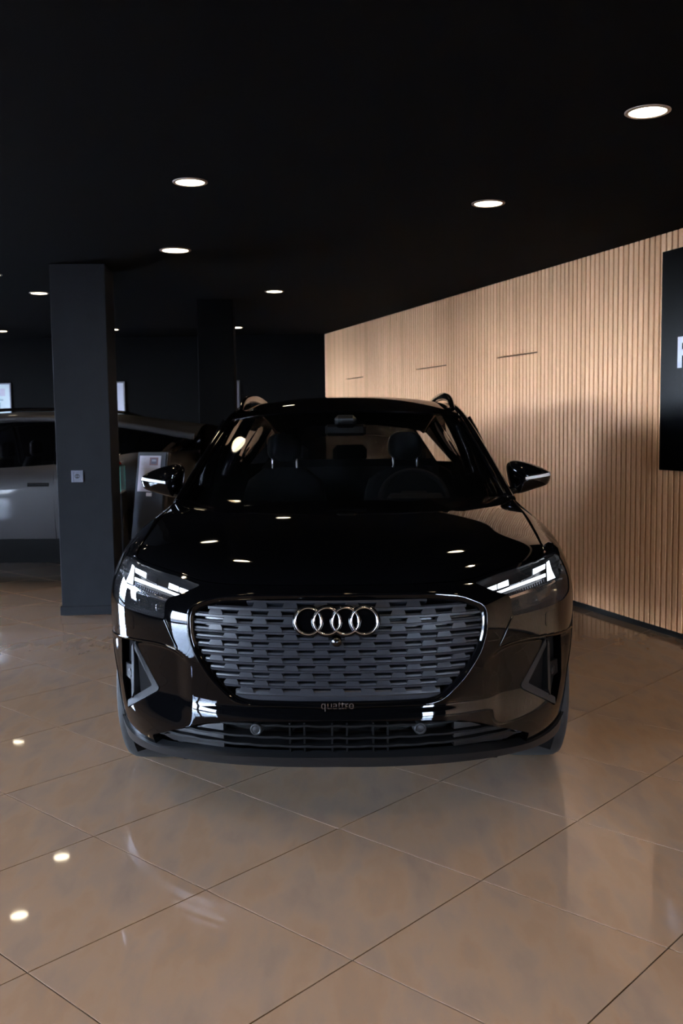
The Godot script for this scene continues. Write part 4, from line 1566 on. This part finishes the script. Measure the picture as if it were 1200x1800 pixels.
	# tailgate
	for d in [["tailgate_frame", -1.0, 1.0, 0.0, 0.12], ["rear_window", -0.86, 0.86, 0.12, 0.9], ["tailgate", -1.0, 1.0, 0.9, 1.0]]:
		mb = MB.new()
		rows = []
		for j in 9:
			var e = lerpf(d[3], d[4], j / 8.0)
			var row = []
			for i in 21:
				var w = lerpf(d[1], d[2], i / 20.0)
				var b = suv.at(suv.qs(4.2, 1.09) if absf(w) >= 1.0 else suv.qs(4.2, 1.09), 1.09)
				var bx = absf(b.x) * w
				var bs = lerpf(4.46, 4.2, pow(absf(w), 3.0))
				row.append(roof_pt(w, 4.28).lerp(Vector3(bx, 1.09, -bs), e))
			rows.append(row)
		add_grid(mb, rows)
		part(car, d[0], mb, M.rear_glass if d[0] == "rear_window" else M.paint)

func build_cabin(car: Node3D) -> void:
	var mb = MB.new()
	var rows = []
	for k in 5:
		var row = []
		for i in 21:
			var x = 0.70 * (i - 10) / 10.0
			row.append(Vector3(x, [0.99, 1.005, 1.0, 0.97, 0.80][k], -(cowl_s(x) + [0.10, 0.32, 0.60, 0.68, 0.70][k])))
		rows.append(row)
	add_grid(mb, rows)
	part(car, "dashboard", mb, M.interior)
	mb = MB.new()
	add_box(mb, Vector3(0.37, 1.0, -1.98), Vector3(0.30, 0.08, 0.12), 0.02)
	part(car, "instrument_cowl", mb, M.interior)
	for x in [-0.395, 0.355]:
		var seat = Node3D.new()
		seat.name = "front_seat"
		car.add_child(seat, true)
		seat.position = Vector3(x, 0, -2.9)
		mb = MB.new()
		rows = []
		for j in 9:
			var y = lerpf(0.55, 1.14, j / 8.0)
			var hw = M3.spl([0.55, 0.8, 1.0, 1.1, 1.14], [0.24, 0.26, 0.25, 0.20, 0.13], y)
			var row = []
			for i in 25:
				var a = TAU * i / 24.0
				row.append(Vector3(hw * signf(cos(a)) * pow(absf(cos(a)), 0.5), y, 0.07 * signf(sin(a)) * pow(absf(sin(a)), 0.6) - (y - 0.55) * 0.18 + 0.1))
			rows.append(row)
		add_grid(mb, rows, false, true)
		part(seat, "backrest", mb, M.seat)
		mb = MB.new()
		add_box(mb, Vector3(0, 0.5, 0.28), Vector3(0.5, 0.16, 0.5), 0.05)
		part(seat, "cushion", mb, M.seat)
		mb = MB.new()
		rows = []
		for j in 9:
			var y = lerpf(1.185, 1.355, j / 8.0)
			var t = (y - 1.27) / 0.085
			var hw = 0.105 * pow(maxf(1.0 - pow(absf(t), 4.0), 0.15), 0.35)
			var row = []
			for i in 25:
				var a = TAU * i / 24.0
				row.append(Vector3(hw * signf(cos(a)) * pow(absf(cos(a)), 0.5), y, 0.045 * sin(a)))
			rows.append(row)
		add_grid(mb, rows, false, true)
		part(seat, "headrest", mb, M.seat)
		for s in [-1, 1]:
			mb = MB.new()
			add_tube(mb, [Vector3(s * 0.075, 1.08, 0.0), Vector3(s * 0.075, 1.22, 0.0)], 0.007, 10)
			part(seat, "headrest_post", mb, M.chrome)
	mb = MB.new()
	add_box(mb, Vector3(0, 0.85, -3.75), Vector3(1.25, 0.62, 0.14), 0.05)
	for x in [-0.42, 0.0, 0.42]:
		add_box(mb, Vector3(x, 1.2, -3.78), Vector3(0.24, 0.12, 0.09), 0.03)
	part(car, "rear_seat", mb, M.seat)
	var w = Node3D.new()
	w.name = "steering_wheel"
	car.add_child(w)
	w.position = Vector3(0.37, 0.985, -2.18)
	w.rotation.x = -0.42
	mb = MB.new()
	var ring = []
	for i in 40:
		var a = TAU * i / 40.0
		ring.append(Vector3(0.185 * cos(a), 0.18 * sin(a), 0))
	add_tube(mb, ring, 0.015, 10, true, Vector2.ONE, Vector3(0, 0, 1))
	part(w, "wheel_rim", mb, M.interior)
	mb = MB.new()
	add_box(mb, Vector3(0, -0.01, 0.02), Vector3(0.17, 0.12, 0.05), 0.02)
	add_box(mb, Vector3(0, -0.01, 0.01), Vector3(0.36, 0.03, 0.02), 0.006)
	add_box(mb, Vector3(0, -0.10, 0.01), Vector3(0.05, 0.16, 0.02), 0.006)
	part(w, "spokes", mb, M.interior)
	mb = MB.new()
	add_box(mb, Vector3(0.0, 1.378, -2.2), Vector3(0.225, 0.062, 0.035), 0.014)
	part(car, "rear_view_mirror", mb, M.black_plastic)
	mb = MB.new()
	add_box(mb, Vector3(0.0, 1.425, -2.22), Vector3(0.12, 0.07, 0.12), 0.02)
	part(car, "mirror_mount", mb, M.black_plastic)

func build_mirror(car: Node3D, side: int) -> void:
	var g = Node3D.new()
	g.name = "wing_mirror"
	car.add_child(g, true)
	var out = [Vector2(0.828, 1.195), Vector2(0.845, 1.212), Vector2(0.872, 1.216), Vector2(0.93, 1.205), Vector2(0.99, 1.185), Vector2(1.035, 1.162), Vector2(1.052, 1.150), Vector2(1.051, 1.125), Vector2(1.040, 1.094), Vector2(1.02, 1.083), Vector2(0.96, 1.066), Vector2(0.90, 1.048), Vector2(0.868, 1.045), Vector2(0.850, 1.06), Vector2(0.838, 1.11), Vector2(0.828, 1.165)]
	var o = rounded(pv(out), 0.02, 2)
	var c = Vector2(0.93, 1.13)
	var bands = [[0.0, 0.062], [0.3, 0.060], [0.55, 0.054], [0.75, 0.044], [0.89, 0.028], [0.97, 0.010], [1.0, -0.012], [1.0, -0.05], [0.97, -0.075], [0.90, -0.085], [0.88, -0.075]]
	var ups = []
	var rows = []
	for b in bands:
		var row = []
		for i in o.size() + 1:
			var p = c + (o[i % o.size()] - c) * b[0]
			row.append(Vector3(side * p.x, p.y, -1.8 + b[1] - 0.35 * maxf(p.x - 0.9, 0.0) * 0.5))
		rows.append(row)
	var mb = MB.new()
	add_grid(mb, rows, side < 0, true)
	# make sure the shell faces outwards
	part(g, "housing", mb, M.paint)
	mb = MB.new()
	var back = PackedVector2Array()
	for p in o:
		var k = c + (p - c) * 0.885
		back.append(Vector2(side * k.x, k.y))
	add_prism(mb, back, -1.88, -1.876)
	part(g, "mirror_glass", mb, M.dark_chrome)
	# light strip across the front of the housing
	mb = MB.new()
	var strip = []
	for j in 4:
		var row = []
		for i in 25:
			var t = i / 24.0
			var x = lerpf(0.908, 1.0495, t)
			var y = lerpf(1.127, 1.146, t) + [0.0085, 0.0075, -0.0075, -0.0085][j] * lerpf(0.85, 1.0, t)
			row.append(mirror_front(side, x, y, c, o, bands) + Vector3(0, 0, [-0.004, 0.0025, 0.0025, -0.004][j]))
		strip.append(row)
	add_grid(mb, strip, side > 0)
	part(g, "indicator_strip", mb, M.indicator, "pale indicator strip")
	mb = MB.new()
	add_tube(mb, [Vector3(side * 0.79, 1.055, -1.78), Vector3(side * 0.84, 1.062, -1.79), Vector3(side * 0.90, 1.075, -1.8)], [0.035, 0.03, 0.028], 12, false, Vector2(1.0, 0.7))
	part(g, "arm", mb, M.gloss)

func mirror_front(side: int, x: float, y: float, c: Vector2, o: PackedVector2Array, bands: Array) -> Vector3:
	# where the housing's front lies at (x, y): find how far out from the middle the point is
	var d = Vector2(x, y) - c
	var far = 1.0
	for i in o.size():
		var a = o[i] - c
		var b = o[(i + 1) % o.size()] - c
		var hit = Geometry2D.segment_intersects_segment(Vector2.ZERO, d * 20.0, a, b)
		if hit != null:
			far = d.length() / maxf((hit as Vector2).length(), 1e-4)
	var zs = []
	var fs = []
	for b in bands.slice(0, 7):
		fs.append(b[0])
		zs.append(b[1])
	var z = M3.spl(fs, zs, clampf(far, 0.0, 1.0))
	return Vector3(side * x, y, -1.8 + z - 0.35 * maxf(x - 0.9, 0.0) * 0.5)

func build_wheel(car: Node3D, at: Vector3, side: int, r: float) -> void:
	var g = Node3D.new()
	g.name = "wheel"
	car.add_child(g, true)
	g.position = at
	var xf = Transform3D(Basis(Vector3(0, 0, 1), -PI / 2 * side), Vector3.ZERO)
	var mb = MB.new()
	var p = []
	for e in [[0.70, -0.105], [0.80, -0.116], [0.90, -0.117], [0.965, -0.108], [0.99, -0.09], [0.997, -0.06], [1.0, 0.0], [0.997, 0.06], [0.99, 0.09], [0.965, 0.108], [0.90, 0.117], [0.80, 0.116], [0.70, 0.105]]:
		p.append(Vector2(e[0] * r, e[1]))
	p.reverse()
	add_lathe(mb, p, 64, xf)
	part(g, "tyre", mb, M.rubber)
	mb = MB.new()
	add_lathe(mb, [Vector2(0.71 * r, 0.105), Vector2(0.70 * r, 0.09), Vector2(0.66 * r, 0.085), Vector2(0.63 * r, -0.06), Vector2(0.70 * r, -0.10)], 48, xf)
	part(g, "rim_barrel", mb, M.rim)
	for k in 5:
		mb = MB.new()
		var b = xf.basis * Basis(Vector3.UP, TAU * k / 5.0)
		var a = pv([Vector2(-0.035, 0.03), Vector2(0.035, 0.03), Vector2(0.055, 0.67 * r), Vector2(-0.055, 0.67 * r)])
		add_prism(mb, a, 0.055, 0.085, Transform3D(b * Basis(Vector3.RIGHT, -PI / 2), Vector3.ZERO))
		part(g, "spoke", mb, M.rim)
	mb = MB.new()
	add_lathe(mb, [Vector2(0.06, 0.05), Vector2(0.06, 0.088), Vector2(0.045, 0.094), Vector2(0.0001, 0.096)], 28, xf)
	part(g, "hub_cap", mb, M.gloss)
	mb = MB.new()
	add_lathe(mb, [Vector2(0.165, -0.01), Vector2(0.165, 0.015), Vector2(0.0001, 0.016)], 36, xf)
	part(g, "brake_disc", mb, M.dark_chrome)

# ---------------------------------------------------------------- the silver car behind the pillar
func build_silver_car() -> void:
	var sh = Shape.new()
	sh.s0x = [0.15, 0.3, 0.5, 0.7, 0.85, 0.95]
	sh.s0y = [0.06, 0.02, 0.0, 0.02, 0.07, 0.14]
	sh.ls = [0.75, 1.0, 1.3, 1.55, 2.0, 2.6, 3.05, 3.4, 3.7, 4.1, 4.5]
	sh.lx = [0.82, 0.82, 0.81, 0.80, 0.81, 0.82, 0.82, 0.82, 0.815, 0.80, 0.74]
	sh.ly = [0.93, 0.98, 1.01, 1.03, 1.035, 1.045, 1.065, 1.09, 1.13, 1.19, 1.22]
	sh.rear = 4.0
	sh.tail = 0.5
	var cs = [1.5, 1.9, 2.25, 2.6, 3.1, 3.6, 4.0, 4.3, 4.52]
	var cx = [0.78, 0.70, 0.64, 0.625, 0.615, 0.60, 0.585, 0.57, 0.555]
	var cyy = [1.05, 1.26, 1.41, 1.475, 1.49, 1.46, 1.40, 1.345, 1.31]
	var rs = [2.0, 2.3, 2.6, 3.1, 3.7, 4.2, 4.52]
	var ry = [1.45, 1.52, 1.55, 1.555, 1.52, 1.455, 1.415]
	var car = thing("silver_car", "silver grey coupe suv parked sideways behind the charcoal pillar", "car", Vector3(-5.80, 0, -9.75), -1.62)
	var at = func(u: float, v: float) -> Vector3: return sh.at(u, v)
	var qe = PI / 2 + (sh.rear - 0.85) / 0.85 + PI / 2
	var mb = MB.new()
	for side in [-1, 1]:
		var sd: int = side
		var af = arch(sh, 0.9, 0.35, 0.40, sd)
		var ar = arch(sh, 3.75, 0.35, 0.40, sd)
		for d in [["front_fender", 0.02, 1.35], ["front_door", 1.354, 2.36], ["rear_door", 2.364, 3.30], ["quarter_panel", 3.304, 9.0]]:
			mb = MB.new()
			var qa: float = sh.qs(d[1], 0.6) if d[1] > 0.1 else 0.0
			var qb: float = sh.qs(d[2], 0.6) if d[2] < 5.0 else qe
			var keep = PackedVector2Array()
			var sill = 0.42
			keep.append_array([Vector2(sd * qa, sill), Vector2(sd * qb, sill)])
			for k in 25:
				var q = lerpf(qb, qa, k / 24.0)
				var s = -sh.at(q, 0.8).z
				keep.append(Vector2(sd * q, M3.spl(sh.ls, sh.ly, clampf(s, 0.75, sh.rear)) - (0.0 if s > 0.75 else (0.75 - s) * 0.12)))
			var us = steps(qa - 0.01, qb + 0.02, 40)
			if sd < 0:
				us = steps(-qb - 0.02, -qa + 0.01, 40)
			add_clip(mb, at, us, steps(0.38, 1.24, 36), keep, [af, ar])
			var pn = part(car, d[0], mb, M.silver_paint)
			if d[0].ends_with("door"):
				mb = MB.new()
				var hp = []
				for k in 7:
					var ss: float = d[2] - 0.04 - 0.19 * k / 6.0
					hp.append(sh.off(sd * sh.qs(ss, 0.905), 0.905, 0.006))
				add_tube(mb, hp, 0.016, 8, false, Vector2(0.5, 1.0))
				part(pn, "handle", mb, M.matte_black, "dark flush door handle")
		mb = MB.new()
		var kp = PackedVector2Array([Vector2(0.02 * sd, 0.2), Vector2(sd * qe, 0.2), Vector2(sd * qe, 0.42), Vector2(sd * 0.02, 0.42)])
		add_clip(mb, func(u: float, v: float) -> Vector3: return sh.off(u, v, 0.006), steps(0.0, qe + 0.02, 70) if sd > 0 else steps(-qe - 0.02, 0.0, 70), steps(0.18, 0.44, 10), kp, [af, ar])
		part(car, "sill_cladding", mb, M.matte_black, "black lower cladding")
		mb = MB.new()
		add_rim(mb, sh, af, 0.004, -0.12)
		part(car, "wheel_arch_liner", mb, M.matte_black)
		mb = MB.new()
		add_rim(mb, sh, ar, 0.004, -0.12)
		part(car, "wheel_arch_liner", mb, M.matte_black)
		for s in [0.9, 3.75]:
			build_wheel(car, Vector3(sd * 0.80, 0.345, -s), sd, 0.345)
		# glass
		for d in [["front_side_window", 1.75, 2.34], ["rear_side_window", 2.40, 3.27], ["quarter_window", 3.32, 4.05]]:
			mb = MB.new()
			var rows = []
			for j in 9:
				var row = []
				for i in 13:
					var s = lerpf(d[1], d[2], i / 12.0)
					var b = Vector3(sd * (M3.spl(sh.ls, sh.lx, s) - 0.01), M3.spl(sh.ls, sh.ly, s) + 0.003, -s)
					var t = Vector3(sd * (M3.spl(cs, cx, s) + 0.01), M3.spl(cs, cyy, s) - 0.015, -s)
					var e = j / 8.0
					row.append(b.lerp(t, e) + Vector3(sd * 0.02 * 4.0 * e * (1 - e), 0, 0))
				rows.append(row)
			add_grid(mb, rows, sd < 0)
			part(car, d[0], mb, M.glass if d[0] == "front_side_window" else M.dark_glass)
		for s in [2.37, 3.295]:
			mb = MB.new()
			var path = []
			for k in 7:
				var e = k / 6.0
				path.append(Vector3(sd * (lerpf(M3.spl(sh.ls, sh.lx, s) - 0.014, M3.spl(cs, cx, s), e) + 0.02 * 4.0 * e * (1 - e)), lerpf(M3.spl(sh.ls, sh.ly, s), M3.spl(cs, cyy, s), e), -s))
			add_tube(mb, path, 0.035, 8, false, Vector2(0.4, 1.0), Vector3(sd, 0, 0))
			part(car, "door_pillar", mb, M.gloss)
		mb = MB.new()
		var path = []
		for k in 33:
			var s = lerpf(1.46, 4.5, k / 32.0)
			path.append(Vector3(sd * (M3.spl(cs, cx, s) + 0.004), M3.spl(cs, cyy, s), -s))
		add_tube(mb, path, 0.032, 10)
		part(car, "roof_frame", mb, M.silver_paint)
		mb = MB.new()
		var rows = []
		for j in 7:
			var row = []
			for i in 9:
				var s = lerpf(4.05, 4.5, i / 8.0)
				var y = M3.spl(sh.ls, sh.ly, minf(s, sh.rear))
				var b = sh.at(sd * sh.qs(minf(s, 4.42), y), y)
				row.append(b.lerp(Vector3(sd * M3.spl(cs, cx, s), M3.spl(cs, cyy, s), -s), j / 6.0))
			rows.append(row)
		add_grid(mb, rows, sd < 0)
		part(car, "rear_pillar", mb, M.gloss)
		mb = MB.new()
		path = []
		for k in 25:
			var s = lerpf(2.5, 3.75, k / 24.0)
			path.append(Vector3(sd * M3.spl([2.5, 3.0, 3.75], [0.60, 0.585, 0.57], s), M3.spl([2.5, 2.62, 2.8, 3.2, 3.6, 3.75], [1.51, 1.555, 1.575, 1.575, 1.545, 1.50], s), -s))
		add_tube(mb, path, 0.014, 8)
		part(car, "roof_rail", mb, M.gloss)
		mb = MB.new()
		var tl = []
		for k in 9:
			var q = lerpf(qe - 1.25, qe - 0.55, k / 8.0)
			tl.append(sh.off(sd * q, 1.0, 0.004))
		add_tube(mb, tl, 0.035, 8, false, Vector2(0.35, 1.0))
		part(car, "tail_light", mb, M.tail_red)
	# roof, screens, hood, interior
	mb = MB.new()
	var rows = []
	var rp = func(w: float, s: float) -> Vector3: return Vector3(w * M3.spl(cs, cx, s), lerpf(M3.spl(rs, ry, s), M3.spl(cs, cyy, s), pow(absf(w), 2.4)), -s)
	for j in 25:
		var row = []
		for i in 25:
			var w = (i - 12) / 12.0
			row.append(rp.call(w, lerpf(2.1 + 0.15 * w * w, 4.52, j / 24.0)) + Vector3(0, 0.006, 0))
		rows.append(row)
	add_grid(mb, rows)
	part(car, "roof", mb, M.silver_paint)
	mb = MB.new()
	rows = []
	var hoodp = []
	for j in 17:
		var e = j / 16.0
		var row = []
		for i in 25:
			var w = (i - 12) / 12.0
			var y0 = 0.93 - 0.05 * (1.0 - absf(w))
			var f = sh.at(sh.qx(w * 0.74, 0.86), 0.86)
			var r = Vector3(w * 0.80, 1.02, -(1.25 + 0.22 * w * w))
			var p = f.lerp(r, e)
			p.y = lerpf(0.86, 1.02, pow(e, 0.5)) - 0.03 * w * w
			row.append(p)
		rows.append(row)
	add_grid(mb, rows)
	part(car, "hood", mb, M.silver_paint)
	mb = MB.new()
	rows = []
	for j in 13:
		var row = []
		for i in 21:
			var w = (i - 10) / 10.0
			row.append(Vector3(w * 0.77, 1.01, -(1.28 + 0.22 * w * w)).lerp(rp.call(w, 2.1 + 0.15 * w * w), j / 12.0) + Vector3(0, 0.03, 0.015) * sin(PI * j / 12.0))
		rows.append(row)
	add_grid(mb, rows)
	part(car, "windshield", mb, M.glass)
	mb = MB.new()
	rows = []
	for j in 7:
		var row = []
		for i in 21:
			var w = (i - 10) / 10.0
			var y = 1.18
			row.append(rp.call(w, 4.52).lerp(Vector3(w * 0.62, y, -(4.49 - 0.12 * absf(w) * absf(w))), j / 6.0))
		rows.append(row)
	add_grid(mb, rows)
	part(car, "rear_window", mb, M.dark_glass)
	mb = MB.new()
	add_box(mb, Vector3(0, 0.30, -2.3), Vector3(1.2, 0.14, 4.0), 0.02)
	add_box(mb, Vector3(0, 0.32, -2.3), Vector3(1.66, 0.16, 1.9), 0.02)
	part(car, "underbody", mb, M.matte_black)
	for x in [-0.38, 0.38]:
		for s in [2.55, 3.35]:
			mb = MB.new()
			rows = []
			for j in 9:
				var y = lerpf(0.55, 1.12, j / 8.0)
				var hw = M3.spl([0.55, 0.9, 1.05, 1.12], [0.25, 0.25, 0.2, 0.12], y)
				var row = []
				for i in 21:
					var a = TAU * i / 20.0
					row.append(Vector3(x + hw * cos(a), y, -s - (y - 0.55) * 0.2 + 0.07 * sin(a)))
				rows.append(row)
			add_grid(mb, rows, false, true)
			add_box(mb, Vector3(x, 1.20, -s - 0.14), Vector3(0.22, 0.16, 0.08), 0.03)
			part(car, "seat", mb, M.seat)

func _ready() -> void:
	var cam = Camera3D.new()
	cam.name = "camera"
	add_child(cam)
	cam.transform = Transform3D(cam_basis(), Vector3(0, 1.4164378, 0))
	cam.fov = rad_to_deg(2.0 * atan(900.0 / 1723.83))
	var look = CameraAttributesPhysical.new()
	look.frustum_focal_length = 22.9848
	look.frustum_focus_distance = 3.5
	look.exposure_aperture = 4.0
	look.frustum_near = 0.05
	look.frustum_far = 200.0
	cam.attributes = look
	cam.near = 0.05
	cam.far = 200.0
	cam.current = true
	var env = Environment.new()
	env.background_mode = Environment.BG_SKY
	var sky = ProceduralSkyMaterial.new()
	sky.sky_top_color = Color(0.66, 0.78, 0.95)
	sky.sky_horizon_color = Color(0.86, 0.92, 1.0)
	sky.ground_horizon_color = Color(0.55, 0.55, 0.55)
	sky.ground_bottom_color = Color(0.35, 0.35, 0.35)
	sky.energy_multiplier = 1.0
	env.sky = Sky.new()
	env.sky.sky_material = sky
	env.background_energy_multiplier = 95.0
	env.tonemap_mode = Environment.TONE_MAPPER_LINEAR
	env.tonemap_exposure = 1.65
	env.sdfgi_enabled = true
	env.ssao_enabled = true
	env.ssil_enabled = true
	var we = WorldEnvironment.new()
	we.name = "environment"
	we.environment = env
	add_child(we)
	make_materials()
	build_room()
	build_lights()
	build_pillars()
	build_suv()
	build_silver_car()
	build_back()
